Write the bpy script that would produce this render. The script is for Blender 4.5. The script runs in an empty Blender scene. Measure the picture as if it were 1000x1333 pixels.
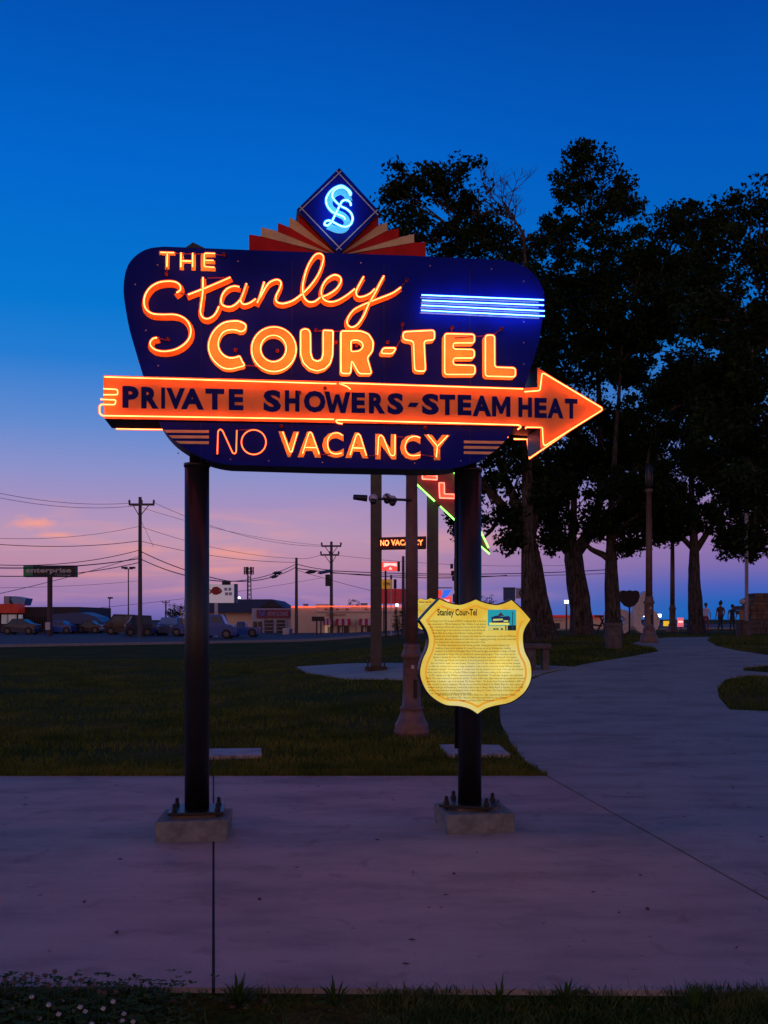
import bpy, math, random
import numpy as np
from mathutils import Vector, Matrix
from mathutils.geometry import tessellate_polygon, delaunay_2d_cdt
random.seed(7); rng = np.random.default_rng(7)
S = bpy.context.scene
COL = S.collection
FP, HZ, EYE = 1300.0, 805.0, 1.6          # focal length in photo pixels, horizon row, eye height

# ------------------------------------------------------------------ camera, sky, sun, exposure
cd = bpy.data.cameras.new('camera'); cam = bpy.data.objects.new('camera', cd); COL.objects.link(cam)
cd.sensor_fit = 'VERTICAL'; cd.sensor_height = 36; cd.lens = 36 * FP / 1333
cd.shift_y = (HZ - 666.5) / 1333; cd.clip_start = .05; cd.clip_end = 3000
cam.location = (0, 0, EYE); cam.rotation_euler = (math.pi / 2, 0, 0)
S.camera = cam
S.view_settings.view_transform = 'Standard'; S.view_settings.look = 'None'
S.view_settings.gamma = 1; S.view_settings.use_curve_mapping = False
S.view_settings.exposure = 0.0
try:
    S.cycles.use_denoising = True; S.cycles.denoiser = 'OPENIMAGEDENOISE'
    S.cycles.max_bounces = 6; S.cycles.diffuse_bounces = 3; S.cycles.glossy_bounces = 2
    S.cycles.sample_clamp_indirect = 4
except Exception: pass

def lin(c):
    return tuple((v / 12.92 if v <= .04045 else ((v + .055) / 1.055) ** 2.4) for v in [x / 255 for x in c])

wd = bpy.data.worlds.new('World'); S.world = wd; wd.use_nodes = True
nt = wd.node_tree; N = nt.nodes; L = nt.links; N.clear()
def nd(tree, t, **k):
    n = tree.nodes.new(t)
    for a, b in k.items(): setattr(n, a, b)
    return n
tc = nd(nt, 'ShaderNodeTexCoord'); sep = nd(nt, 'ShaderNodeSeparateXYZ'); L.new(tc.outputs['Generated'], sep.inputs[0])
def ramp(tree, stops, src):
    r = nd(tree, 'ShaderNodeValToRGB'); e = r.color_ramp.elements
    while len(e) > 1: e.remove(e[0])
    e[0].position = stops[0][0]; e[0].color = (*stops[0][1], 1)
    for p, c in stops[1:]:
        x = e.new(p); x.color = (*c, 1)
    tree.links.new(src, r.inputs[0]); return r
def el(y): return (HZ - y) / FP / math.sqrt(1 + ((HZ - y) / FP) ** 2)
left = [(0, lin((104, 98, 170))), (el(795), lin((124, 108, 178))), (el(770), lin((162, 126, 172))), (el(735), lin((188, 140, 168))),
        (el(700), lin((188, 150, 180))), (el(660), lin((164, 144, 192))), (el(620), lin((140, 145, 202))), (el(560), lin((96, 138, 208))),
        (el(480), lin((36, 124, 210))), (el(410), lin((4, 118, 208))), (el(240), lin((0, 102, 204))), (el(0), lin((0, 78, 176))),
        (.75, lin((2, 46, 112))), (1, lin((3, 38, 92)))]
right = [(0, lin((18, 98, 182))), (el(800), lin((20, 100, 186))), (el(785), lin((34, 96, 184))), (el(765), lin((74, 96, 184))), (el(740), lin((122, 106, 174))),
         (el(700), lin((154, 120, 172))), (el(660), lin((150, 126, 180))), (el(610), lin((104, 120, 190))), (el(540), lin((60, 115, 190))),
         (el(460), lin((20, 108, 192))), (el(360), lin((0, 100, 192))), (el(200), lin((0, 88, 186))), (el(0), lin((0, 68, 160))),
         (.75, lin((2, 46, 112))), (1, lin((3, 38, 92)))]
rl = ramp(nt, left, sep.outputs[2]); rr = ramp(nt, right, sep.outputs[2])
mr = nd(nt, 'ShaderNodeMapRange', interpolation_type='SMOOTHSTEP'); L.new(sep.outputs[0], mr.inputs[0])
mr.inputs[1].default_value = -.12; mr.inputs[2].default_value = .34
mx = nd(nt, 'ShaderNodeMixRGB'); L.new(mr.outputs[0], mx.inputs[0]); L.new(rl.outputs[0], mx.inputs[1]); L.new(rr.outputs[0], mx.inputs[2])
# wisps of pink cloud, low in the sky
mp = nd(nt, 'ShaderNodeMapping'); L.new(tc.outputs['Generated'], mp.inputs[0]); mp.inputs['Scale'].default_value = (3.2, 3.2, 26)
mp.inputs['Rotation'].default_value = (0, math.radians(5), 0)
cn = nd(nt, 'ShaderNodeTexNoise'); L.new(mp.outputs[0], cn.inputs[0]); cn.inputs['Scale'].default_value = 1.6; cn.inputs['Detail'].default_value = 6; cn.inputs['Distortion'].default_value = .5
cm = nd(nt, 'ShaderNodeMapRange'); L.new(cn.outputs[0], cm.inputs[0]); cm.inputs[1].default_value = .52; cm.inputs[2].default_value = .74
zb = ramp(nt, [(0, (0, 0, 0)), (el(790), (.15,) * 3), (el(755), (1,) * 3), (el(715), (1,) * 3), (el(670), (.35,) * 3), (el(640), (0, 0, 0))], sep.outputs[2])
m1 = nd(nt, 'ShaderNodeMath', operation='MULTIPLY'); L.new(cm.outputs[0], m1.inputs[0]); L.new(zb.outputs[0], m1.inputs[1])
inv = nd(nt, 'ShaderNodeMath', operation='SUBTRACT'); inv.inputs[0].default_value = 1; L.new(mr.outputs[0], inv.inputs[1])
m2 = nd(nt, 'ShaderNodeMath', operation='MULTIPLY'); L.new(m1.outputs[0], m2.inputs[0]); L.new(inv.outputs[0], m2.inputs[1])
m2.use_clamp = True
cmx = nd(nt, 'ShaderNodeMixRGB'); L.new(m2.outputs[0], cmx.inputs[0]); L.new(mx.outputs[0], cmx.inputs[1]); cmx.inputs[2].default_value = (*lin((236, 158, 152)), 1)
# one brighter feather of cloud, upper left
def dirv(px, py):
    return Vector(((px - 500) / FP, 1, (HZ - py) / FP)).normalized()
puff = None
for (px, py, sx, sz, amt, prev) in [(46, 682, .024, .0085, .85, None), (72, 697, .020, .0045, .7, 1), (305, 722, .055, .010, .7, 1), (175, 716, .045, .010, .4, 1), (260, 742, .07, .006, .4, 1), (110, 748, .09, .006, .35, 1)]:
    d = dirv(px, py)
    mpp = nd(nt, 'ShaderNodeMapping'); mpp.vector_type = 'POINT'
    vs = nd(nt, 'ShaderNodeVectorMath', operation='SUBTRACT'); L.new(tc.outputs['Generated'], vs.inputs[0]); vs.inputs[1].default_value = d
    L.new(vs.outputs[0], mpp.inputs[0]); mpp.inputs['Scale'].default_value = (1 / sx, 1 / sx, 1 / sz); mpp.inputs['Rotation'].default_value = (0, math.radians(24 if px < 100 else 4), 0)
    nn = nd(nt, 'ShaderNodeTexNoise'); L.new(mpp.outputs[0], nn.inputs[0]); nn.inputs['Scale'].default_value = 1.3; nn.inputs['Detail'].default_value = 5
    le = nd(nt, 'ShaderNodeVectorMath', operation='LENGTH'); L.new(mpp.outputs[0], le.inputs[0])
    a = nd(nt, 'ShaderNodeMath', operation='MULTIPLY_ADD'); L.new(nn.outputs[0], a.inputs[0]); a.inputs[1].default_value = 1.7; L.new(le.outputs['Value'], a.inputs[2])
    g = nd(nt, 'ShaderNodeMapRange', interpolation_type='SMOOTHSTEP'); L.new(a.outputs[0], g.inputs[0])
    g.inputs[1].default_value = 1.95; g.inputs[2].default_value = .7; g.inputs[3].default_value = 0; g.inputs[4].default_value = amt
    nm = nd(nt, 'ShaderNodeMixRGB'); L.new(g.outputs[0], nm.inputs[0]); L.new((puff or cmx).outputs[0], nm.inputs[1]); nm.inputs[2].default_value = (*lin((250, 160, 140)), 1)
    puff = nm
wr = ramp(nt, [(0, (.75, .27, .15)), (.08, (.82, .34, .22)), (.2, (.52, .28, .28)), (.4, (.14, .15, .31)), (.7, (.01, .05, .18)), (1, lin((3, 38, 92)))], sep.outputs[2])
wm = nd(nt, 'ShaderNodeMapRange', interpolation_type='SMOOTHSTEP'); L.new(sep.outputs[1], wm.inputs[0]); wm.inputs[1].default_value = .25; wm.inputs[2].default_value = -.75
west = nd(nt, 'ShaderNodeMixRGB'); L.new(wm.outputs[0], west.inputs[0]); L.new(puff.outputs[0], west.inputs[1]); L.new(wr.outputs[0], west.inputs[2])
bg = nd(nt, 'ShaderNodeBackground'); L.new(west.outputs[0], bg.inputs[0]); bg.inputs[1].default_value = 1.0
# the last trace of daylight scattered by the air (sun just under the horizon, behind the camera)
ns = nd(nt, 'ShaderNodeTexSky', sky_type='NISHITA'); ns.sun_disc = False; ns.sun_elevation = math.radians(-4); ns.sun_rotation = math.radians(200)
bg2 = nd(nt, 'ShaderNodeBackground'); L.new(ns.outputs[0], bg2.inputs[0]); bg2.inputs[1].default_value = .05
ad = nd(nt, 'ShaderNodeAddShader'); L.new(bg.outputs[0], ad.inputs[0]); L.new(bg2.outputs[0], ad.inputs[1])
wo = nd(nt, 'ShaderNodeOutputWorld'); L.new(ad.outputs[0], wo.inputs[0])
sl = bpy.data.lights.new('afterglow', 'SUN'); sl.energy = .10; sl.angle = math.radians(40); sl.color = (1, .55, .5)
so = bpy.data.objects.new('afterglow', sl); COL.objects.link(so); so.rotation_euler = (math.radians(72), 0, math.radians(-20))

# ------------------------------------------------------------------ materials
MATS = {}
def mat(name, col, rough=.6, metal=0., emis=None, es=1., var=.18, scale=8., bump=.0, bscale=40., spots=None, coat=0., detail=4):
    if name in MATS: return MATS[name]
    m = bpy.data.materials.new(name); m.use_nodes = True; t = m.node_tree
    b = t.nodes['Principled BSDF']; b.inputs['Roughness'].default_value = rough; b.inputs['Metallic'].default_value = metal
    b.inputs['Coat Weight'].default_value = coat; b.inputs['Specular IOR Level'].default_value = .12 if name.startswith(('navy', 'orange', 'faded', 'script', 'red_paint', 'cream_paint')) else .5
    co = nd(t, 'ShaderNodeTexCoord'); n = nd(t, 'ShaderNodeTexNoise'); t.links.new(co.outputs['Object'], n.inputs[0])
    n.inputs['Scale'].default_value = scale; n.inputs['Detail'].default_value = detail
    r = ramp(t, [(.3, tuple(c * (1 - var) for c in col)), (.7, tuple(min(1, c * (1 + var)) for c in col))], n.outputs[0])
    out = r.outputs[0]
    if spots:
        sc, th, sc_col = spots
        v = nd(t, 'ShaderNodeTexNoise'); t.links.new(co.outputs['Object'], v.inputs[0]); v.inputs['Scale'].default_value = sc; v.inputs['Detail'].default_value = 3
        q = nd(t, 'ShaderNodeMapRange'); t.links.new(v.outputs[0], q.inputs[0]); q.inputs[1].default_value = th; q.inputs[2].default_value = th + .04
        x = nd(t, 'ShaderNodeMixRGB'); t.links.new(q.outputs[0], x.inputs[0]); t.links.new(out, x.inputs[1]); x.inputs[2].default_value = (*sc_col, 1); out = x.outputs[0]
    t.links.new(out, b.inputs['Base Color'])
    if bump:
        n2 = nd(t, 'ShaderNodeTexNoise'); t.links.new(co.outputs['Object'], n2.inputs[0]); n2.inputs['Scale'].default_value = bscale; n2.inputs['Detail'].default_value = 6
        bp = nd(t, 'ShaderNodeBump'); t.links.new(n2.outputs[0], bp.inputs['Height']); bp.inputs['Strength'].default_value = bump; bp.inputs['Distance'].default_value = .02
        t.links.new(bp.outputs[0], b.inputs['Normal'])
    if emis:
        b.inputs['Emission Color'].default_value = (*emis, 1); b.inputs['Emission Strength'].default_value = es
    MATS[name] = m; return m
def neon(name, col, s):
    m = bpy.data.materials.new(name); m.use_nodes = True; t = m.node_tree; t.nodes.clear()
    e = nd(t, 'ShaderNodeEmission'); o = nd(t, 'ShaderNodeOutputMaterial'); t.links.new(e.outputs[0], o.inputs[0])
    co = nd(t, 'ShaderNodeTexCoord'); n = nd(t, 'ShaderNodeTexNoise'); t.links.new(co.outputs['Object'], n.inputs[0]); n.inputs['Scale'].default_value = 5
    q = nd(t, 'ShaderNodeMapRange'); t.links.new(n.outputs[0], q.inputs[0]); q.inputs[1].default_value = .25; q.inputs[2].default_value = .75
    q.inputs[3].default_value = s * .7; q.inputs[4].default_value = s * 1.3
    e.inputs[0].default_value = (*col, 1); t.links.new(q.outputs[0], e.inputs[1]); MATS[name] = m; return m

RED = neon('neon_red_gas', (1, .122, .034), 24)
REDDIM = neon('neon_red_gas_dim', (1, .12, .035), 10)
BLUE = neon('neon_blue_gas', (.085, .26, 1), 16)
CYAN = neon('neon_pale_blue_gas', (.10, .42, 1), 13)
GREEN = neon('neon_green_gas', (.22, 1, .12), 4.5)
PINK = neon('neon_pink_gas', (1, .16, .10), 4)
def shell(name, col, s, tr):
    m = bpy.data.materials.new(name); m.use_nodes = True; t = m.node_tree; t.nodes.clear(); e = nd(t, 'ShaderNodeEmission'); e.inputs[0].default_value = (*col, 1); e.inputs[1].default_value = s
    p = nd(t, 'ShaderNodeBsdfTransparent'); a = nd(t, 'ShaderNodeMixShader'); a.inputs[0].default_value = tr; o = nd(t, 'ShaderNodeOutputMaterial')
    t.links.new(p.outputs[0], a.inputs[1]); t.links.new(e.outputs[0], a.inputs[2]); t.links.new(a.outputs[0], o.inputs[0]); return m
SHR = shell('red_glow_glass', (1, .07, .012), 1.6, .5); SHELLS = {RED: SHR, REDDIM: SHR, BLUE: shell('blue_glow_glass', (.02, .10, 1), 2.0, .3), CYAN: shell('pale_blue_glow_glass', (.03, .30, 1), 1.6, .3)}
NAVY = mat('navy_enamel', (.0008, .010, .26), .6, var=.25, scale=3, bump=.05, bscale=12, coat=0, spots=(38, .74, (.10, .08, .10)))
NAVYINK = mat('navy_lettering_paint', (.002, .008, .17), .5, var=.2, spots=(30, .76, (.35, .12, .04)))
ORANGE = mat('orange_enamel', (.92, .34, .085), .5, var=.12, scale=5, bump=.04, coat=.2, spots=(26, .735, (.16, .03, .01)))
PALEO = mat('faded_orange_paint', (.94, .74, .15), .5, var=.14, scale=9, spots=(34, .70, (.30, .05, .015)))
SCRIPT = mat('script_orange_paint', (.90, .36, .04), .5, var=.14, scale=9, spots=(30, .72, (.28, .04, .01)))
CREAM = mat('cream_paint', (.80, .56, .27), .55, var=.15, spots=(22, .72, (.2, .1, .06)))
REDP = mat('red_paint', (.58, .015, .012), .5, var=.18, spots=(20, .73, (.12, .02, .02)))
TEALP = mat('pale_turquoise_paint', (.25, .75, .72), .5, var=.1)
WHITEP = mat('off_white_paint', (.5, .48, .42), .5)
EDGE = mat('sign_edge_metal', (.02, .02, .035), .5, var=.3, bump=.1)
BLACKM = mat('black_painted_steel', (.009, .009, .009), .4, var=.3, scale=4, bump=.12, bscale=60, coat=.0)
GLASSD = mat('dark_glass_housing', (.25, .03, .02), .2, var=.2)
STEEL = mat('galvanised_steel', (.3, .3, .32), .4, .8)
CONC = mat('footing_concrete', (.21, .21, .185), .9, var=.3, scale=14, bump=.6, bscale=50, spots=(9, .64, (.16, .15, .13)))
BARK = bpy.data.materials.new('tree_bark'); BARK.use_nodes = True; _t = BARK.node_tree; _b = _t.nodes['Principled BSDF']; _b.inputs['Roughness'].default_value = .95; _b.inputs['Specular IOR Level'].default_value = .1
_c = nd(_t, 'ShaderNodeTexCoord'); _m = nd(_t, 'ShaderNodeMapping'); _t.links.new(_c.outputs['Object'], _m.inputs[0]); _m.inputs['Scale'].default_value = (16, 16, 3.2)
_n = nd(_t, 'ShaderNodeTexNoise'); _t.links.new(_m.outputs[0], _n.inputs[0]); _n.inputs['Scale'].default_value = 1; _n.inputs['Detail'].default_value = 8; _n.inputs['Roughness'].default_value = .7; _n.inputs['Distortion'].default_value = .8
_r = ramp(_t, [(.38, (.022, .018, .015)), (.5, (.085, .07, .058)), (.65, (.17, .145, .12))], _n.outputs[0]); _t.links.new(_r.outputs[0], _b.inputs['Base Color'])
_p = nd(_t, 'ShaderNodeBump'); _t.links.new(_n.outputs[0], _p.inputs['Height']); _p.inputs['Strength'].default_value = 1; _p.inputs['Distance'].default_value = .06; _t.links.new(_p.outputs[0], _b.inputs['Normal'])

# ------------------------------------------------------------------ mesh helpers
def link(name, verts, faces, m, parent=None, smooth=False, uv=None):
    me = bpy.data.meshes.new(name); me.from_pydata([tuple(v) for v in verts], [], faces); me.update()
    if smooth: me.polygons.foreach_set('use_smooth', [True] * len(me.polygons))
    if m:
        for mm in (m if isinstance(m, (list, tuple)) else [m]): me.materials.append(mm)
    o = bpy.data.objects.new(name, me); COL.objects.link(o)
    if parent: o.parent = parent
    return o
def tag(o, label=None, cat=None, group=None, kind=None):
    if label: o['label'] = label
    if cat: o['category'] = cat
    if group: o['group'] = group
    if kind: o['kind'] = kind
    return o
def empty(name, loc, rz=0, label=None, cat=None, group=None):
    o = bpy.data.objects.new(name, None); COL.objects.link(o); o.location = loc; o.rotation_euler = (0, 0, rz)
    o.empty_display_size = .1
    return tag(o, label, cat, group)
def copy_tree(o, parent=None):
    c = o.copy(); COL.objects.link(c)
    if parent: c.parent = parent
    for ch in list(o.children): copy_tree(ch, c)
    return c

class MB:
    def __init__(s): s.v = []; s.f = []; s.mi = []; s.cur = 0
    def add(s, vs, fs):
        k = len(s.v); s.v += [tuple(v) for v in vs]; s.f += [tuple(i + k for i in f) for f in fs]; s.mi += [s.cur] * len(fs); return s
    def box(s, x0, x1, y0, y1, z0, z1, rz=0, c=None):
        vs = [(x, y, z) for z in (z0, z1) for x, y in ((x0, y0), (x1, y0), (x1, y1), (x0, y1))]
        if rz:
            cx, cy = c or ((x0 + x1) / 2, (y0 + y1) / 2); ca, sa = math.cos(rz), math.sin(rz)
            vs = [(cx + (x - cx) * ca - (y - cy) * sa, cy + (x - cx) * sa + (y - cy) * ca, z) for x, y, z in vs]
        return s.add(vs, [(0, 3, 2, 1), (4, 5, 6, 7), (0, 1, 5, 4), (1, 2, 6, 5), (2, 3, 7, 6), (3, 0, 4, 7)])
    def cyl(s, p, q, r0, r1=None, n=10, caps=True):
        r1 = r0 if r1 is None else r1; p = Vector(p); q = Vector(q); d = (q - p).normalized()
        a = d.orthogonal().normalized(); b = d.cross(a); vs = []
        for c, r in ((p, r0), (q, r1)):
            for i in range(n):
                t = 2 * math.pi * i / n; vs.append(c + r * (math.cos(t) * a + math.sin(t) * b))
        fs = [(i, (i + 1) % n, n + (i + 1) % n, n + i) for i in range(n)]
        if caps: fs += [tuple(range(n - 1, -1, -1)), tuple(range(n, 2 * n))]
        return s.add(vs, fs)
    def lathe(s, prof, c=(0, 0, 0), n=16):
        vs = []
        for r, z in prof:
            for i in range(n):
                t = 2 * math.pi * i / n; vs.append((c[0] + r * math.cos(t), c[1] + r * math.sin(t), c[2] + z))
        m = len(prof); fs = [(j * n + i, j * n + (i + 1) % n, (j + 1) * n + (i + 1) % n, (j + 1) * n + i) for j in range(m - 1) for i in range(n)]
        fs += [tuple(range(n - 1, -1, -1)), tuple(range((m - 1) * n, m * n))]
        return s.add(vs, fs)
    def sphere(s, c, r, n=8, m=6, sc=(1, 1, 1)):
        prof = [(max(1e-4, math.sin(math.pi * j / m)) * r, -math.cos(math.pi * j / m) * r) for j in range(m + 1)]
        k = len(s.v); s.lathe(prof, (0, 0, 0), n)
        for i in range(k, len(s.v)):
            v = s.v[i]; s.v[i] = (c[0] + v[0] * sc[0], c[1] + v[1] * sc[1], c[2] + v[2] * sc[2])
        return s
    def build(s, name, m, parent=None, smooth=False):
        o = link(name, s.v, s.f, m, parent, smooth)
        if any(s.mi): o.data.polygons.foreach_set('material_index', s.mi)
        return o

def bevelled(o, w=.01, seg=2):
    b = o.modifiers.new('bevel', 'BEVEL'); b.width = w; b.segments = seg; b.limit_method = 'ANGLE'; return o

def smooth_pts(pts, closed=False, n=6):
    P = [Vector(p) for p in pts]; out = []; k = len(P)
    rg = range(k) if closed else range(k - 1)
    for i in rg:
        p0 = P[(i - 1) % k] if (closed or i > 0) else P[i]; p1 = P[i]; p2 = P[(i + 1) % k]; p3 = P[(i + 2) % k] if (closed or i + 2 < k) else P[(i + 1) % k]
        for j in range(n):
            t = j / n; out.append(.5 * ((2 * p1) + (-p0 + p2) * t + (2 * p0 - 5 * p1 + 4 * p2 - p3) * t * t + (-p0 + 3 * p1 - 3 * p2 + p3) * t ** 3))
    if not closed: out.append(P[-1])
    return out
def round_pts(pts, r, closed=True, n=4):
    P = [Vector(p) for p in pts]; out = []; k = len(P)
    for i in range(k):
        if not closed and i in (0, k - 1): out.append(P[i]); continue
        a, b, c = P[(i - 1) % k], P[i], P[(i + 1) % k]
        u = (a - b); w = (c - b); ra = min(r, u.length * .45, w.length * .45); u.normalize(); w.normalize()
        p, q = b + u * ra, b + w * ra
        for j in range(n + 1):
            t = j / n; out.append((1 - t) ** 2 * p + 2 * t * (1 - t) * b + t * t * q)
    return out
def tube(name, pts, r, m, parent=None, closed=False, n=8):
    if m in SHELLS:      # gas core in a tinted glass tube; the glass also emits, as a coloured halo
        o = _tube(name, pts, r * .62, m, parent, closed, n); q = _tube('glass', pts, r * 1.45, SHELLS[m], None, closed, n); me, g = o.data, q.data
        k = len(me.vertices); V = [v.co[:] for v in me.vertices] + [v.co[:] for v in g.vertices]; Fc = [tuple(p.vertices) for p in me.polygons]; nf = len(Fc); Fc += [tuple(i + k for i in p.vertices) for p in g.polygons]
        bpy.data.objects.remove(q); bpy.data.objects.remove(o); o = link(name, V, Fc, [m, SHELLS[m]], parent, True); o.data.polygons.foreach_set('material_index', [0] * nf + [1] * (len(Fc) - nf)); return o
    return _tube(name, pts, r, m, parent, closed, n)
def _tube(name, pts, r, m, parent=None, closed=False, n=8):
    P = [Vector(p) for p in pts]
    Q = [P[0]]
    for p in P[1:]:
        if (p - Q[-1]).length > 1e-5: Q.append(p)
    if closed and (Q[0] - Q[-1]).length < 1e-5: Q.pop()
    P = Q; k = len(P); vs = []; up = None
    for i in range(k):
        a = P[(i - 1) % k] if (closed or i > 0) else P[i]; b = P[(i + 1) % k] if (closed or i < k - 1) else P[i]
        d = (b - a).normalized() if (b - a).length > 1e-9 else Vector((0, 0, 1))
        if up is None: up = d.orthogonal().normalized()
        up = (up - d * up.dot(d)); up.normalize(); s2 = d.cross(up)
        for j in range(n):
            t = 2 * math.pi * j / n; vs.append(P[i] + r * (math.cos(t) * up + math.sin(t) * s2))
    fs = [((i * n + j), (i * n + (j + 1) % n), (((i + 1) % k) * n + (j + 1) % n), (((i + 1) % k) * n + j)) for i in range(k if closed else k - 1) for j in range(n)]
    if not closed: fs += [tuple(range(n - 1, -1, -1)), tuple(range((k - 1) * n, k * n))]
    return link(name, vs, fs, m, parent, True)
def offset2(pts, d):
    P = [Vector((p[0], p[1])) for p in pts]; k = len(P)
    ar = sum(P[i].x * P[(i + 1) % k].y - P[(i + 1) % k].x * P[i].y for i in range(k)); sg = 1 if ar > 0 else -1; out = []
    for i in range(k):
        a, b, c = P[(i - 1) % k], P[i], P[(i + 1) % k]
        u = (b - a).normalized(); w = (c - b).normalized(); nu = Vector((u.y, -u.x)) * sg; nw = Vector((w.y, -w.x)) * sg
        m = (nu + nw); m = m.normalized() if m.length > 1e-6 else nu
        out.append(b + m * d / max(.5, m.dot(nu)))
    return out
def plate(name, loops, fmap, y0, y1, m, parent=None, side=None):
    """solid plate from pixel loops (first the outline, then holes); fmap(px,py,off) maps onto the face; from offset y0 (front) back to y1"""
    flat = [Vector((p[0], p[1], 0)) for lp in loops for p in lp]
    tris = tessellate_polygon([[Vector((p[0], p[1], 0)) for p in lp] for lp in loops])
    fr = [Vector(fmap(p.x, p.y, y0)) for p in flat]; bk = [Vector((v.x, v.y + (y0 - y1), v.z)) for v in fr]; k = len(flat)
    fs = []
    for t in tris:
        a, b, c = [fr[i] for i in t]
        if (b - a).cross(c - a).y > 0: t = (t[0], t[2], t[1])
        fs.append(tuple(t)); fs.append((t[0] + k, t[2] + k, t[1] + k))
    nfront = len(fs); s0 = 0
    for lp in loops:
        q = len(lp)
        for i in range(q): fs.append((s0 + i, s0 + (i + 1) % q, s0 + (i + 1) % q + k, s0 + i + k))
        s0 += q
    o = link(name, fr + bk, fs, [m, side or m], parent)
    o.data.polygons.foreach_set('material_index', [0] * nfront + [1] * (len(fs) - nfront))
    return o
def sheet(name, poly, fmap, off, m, parent=None, kind=None):
    tris = tessellate_polygon([[Vector((p[0], p[1], 0)) for p in poly]])
    vs = [fmap(p[0], p[1], off) for p in poly]
    return link(name, vs, [tuple(t) for t in tris], m, parent)
_fonts = {}
def glyphs(s, bold=0., align='LEFT'):
    key = (s, bold)
    if key in _fonts: return _fonts[key]
    c = bpy.data.curves.new('t', 'FONT'); c.body = s; c.offset = bold; c.resolution_u = 3; c.fill_mode = 'FRONT'
    o = bpy.data.objects.new('t', c); COL.objects.link(o)
    bpy.context.view_layer.update(); dg = bpy.context.evaluated_depsgraph_get()
    me = bpy.data.meshes.new_from_object(o.evaluated_get(dg)); v = np.array([(w.co.x, w.co.y) for w in me.vertices]).reshape(-1, 2)
    f = [tuple(p.vertices) for p in me.polygons]
    bpy.data.objects.remove(o); bpy.data.curves.remove(c); bpy.data.meshes.remove(me)
    _fonts[key] = (v, f); return v, f
def letters(name, s, box, fmap, off, m, parent=None, bold=0., slope=0., lift=0.):
    v, f = glyphs(s, bold); x0, y0, x1, y1 = box
    mn = v.min(0); mxx = v.max(0); sx = (x1 - x0) / max(1e-6, mxx[0] - mn[0]); sy = (y1 - y0) / max(1e-6, mxx[1] - mn[1])
    vs = [fmap(x0 + (a - mn[0]) * sx, y1 - (b - mn[1]) * sy + slope * ((a - mn[0]) * sx - (x1 - x0) / 2), off) for a, b in v]
    return link(name, vs, f, m, parent)

# ------------------------------------------------------------------ terrain
def sstep(a, b, x):
    t = np.clip((np.asarray(x, float) - a) / (b - a), 0, 1); return t * t * (3 - 2 * t)
def H(x, y):
    r = sstep(9.6, 27, y); fall = 1 - .5 * sstep(40, 75, y)
    h = .15 * sstep(10, 30, y) + .85 * r * sstep(-6, 5, x) * fall
    return h - .05 * (1 - sstep(4.1, 4.35, np.asarray(y) + .016 * np.asarray(x)))
def G(px, py):
    """ground point seen at a pixel"""
    dx = (px - 500) / FP; dz = (HZ - py) / FP; t = 2.5
    for _ in range(4000):
        if EYE + dz * t <= H(dx * t, t): break
        t *= 1.002
        if t > 300: break
    return (dx * t, t)
def Wp(px, py, Y): return ((px - 500) / FP * Y, Y, EYE + (HZ - py) / FP * Y)
def Gx(px, Y): x = (px - 500) / FP * Y; return (x, Y, float(H(x, Y)))

def xs_list(): return np.concatenate([np.linspace(-400, -40, 19)[:-1], np.linspace(-40, -12, 29)[:-1], np.linspace(-12, 16, 113)[:-1], np.linspace(16, 40, 25)[:-1], np.linspace(40, 400, 19)])
def ys_list(): return np.concatenate([np.linspace(-60, 2, 12)[:-1], np.linspace(2, 30, 141)[:-1], np.linspace(30, 80, 51)[:-1], np.linspace(80, 900, 30)])
def pip(px, py, poly):
    inside = np.zeros(len(px), bool); n = len(poly); j = n - 1
    for i in range(n):
        xi, yi = poly[i]; xj, yj = poly[j]
        c = ((yi > py) != (yj > py)) & (px < (xj - xi) * (py - yi) / (yj - yi + 1e-12) + xi); inside ^= c; j = i
    return inside

def ground_mat():
    m = bpy.data.materials.new('lawn_turf'); m.use_nodes = True; t = m.node_tree; b = t.nodes['Principled BSDF']; b.inputs['Roughness'].default_value = .95; b.inputs['Specular IOR Level'].default_value = .05
    co = nd(t, 'ShaderNodeTexCoord'); n = nd(t, 'ShaderNodeTexNoise'); t.links.new(co.outputs['Object'], n.inputs[0]); n.inputs['Scale'].default_value = .45; n.inputs['Detail'].default_value = 8; n.inputs['Roughness'].default_value = .65
    r = ramp(t, [(.36, (.040, .066, .006)), (.50, (.065, .080, .009)), (.60, (.12, .085, .022)), (.72, (.19, .125, .04))], n.outputs[0])
    n2 = nd(t, 'ShaderNodeTexNoise'); t.links.new(co.outputs['Object'], n2.inputs[0]); n2.inputs['Scale'].default_value = 30; n2.inputs['Detail'].default_value = 6
    x = nd(t, 'ShaderNodeMixRGB', blend_type='MULTIPLY'); x.inputs[0].default_value = .8
    r2 = ramp(t, [(.3, (.45,) * 3), (.7, (1.3,) * 3)], n2.outputs[0]); t.links.new(r.outputs[0], x.inputs[1]); t.links.new(r2.outputs[0], x.inputs[2])
    t.links.new(x.outputs[0], b.inputs['Base Color'])
    bp = nd(t, 'ShaderNodeBump'); t.links.new(n2.outputs[0], bp.inputs['Height']); bp.inputs['Strength'].default_value = 1; bp.inputs['Distance'].default_value = .05; t.links.new(bp.outputs[0], b.inputs['Normal'])
    return m
TURF = ground_mat()
X, Y = np.meshgrid(xs_list(), ys_list()); Z = H(X, Y) - .012
nx, ny = X.shape[1], X.shape[0]
vv = np.stack([X.ravel(), Y.ravel(), Z.ravel()], 1)
ii = np.arange((ny - 1) * (nx - 1)); rr_ = ii // (nx - 1) * nx + ii % (nx - 1)
ff = np.stack([rr_, rr_ + 1, rr_ + nx + 1, rr_ + nx], 1)
tag(link('ground', vv.tolist(), ff.tolist(), TURF, smooth=True), kind='structure')

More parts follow.
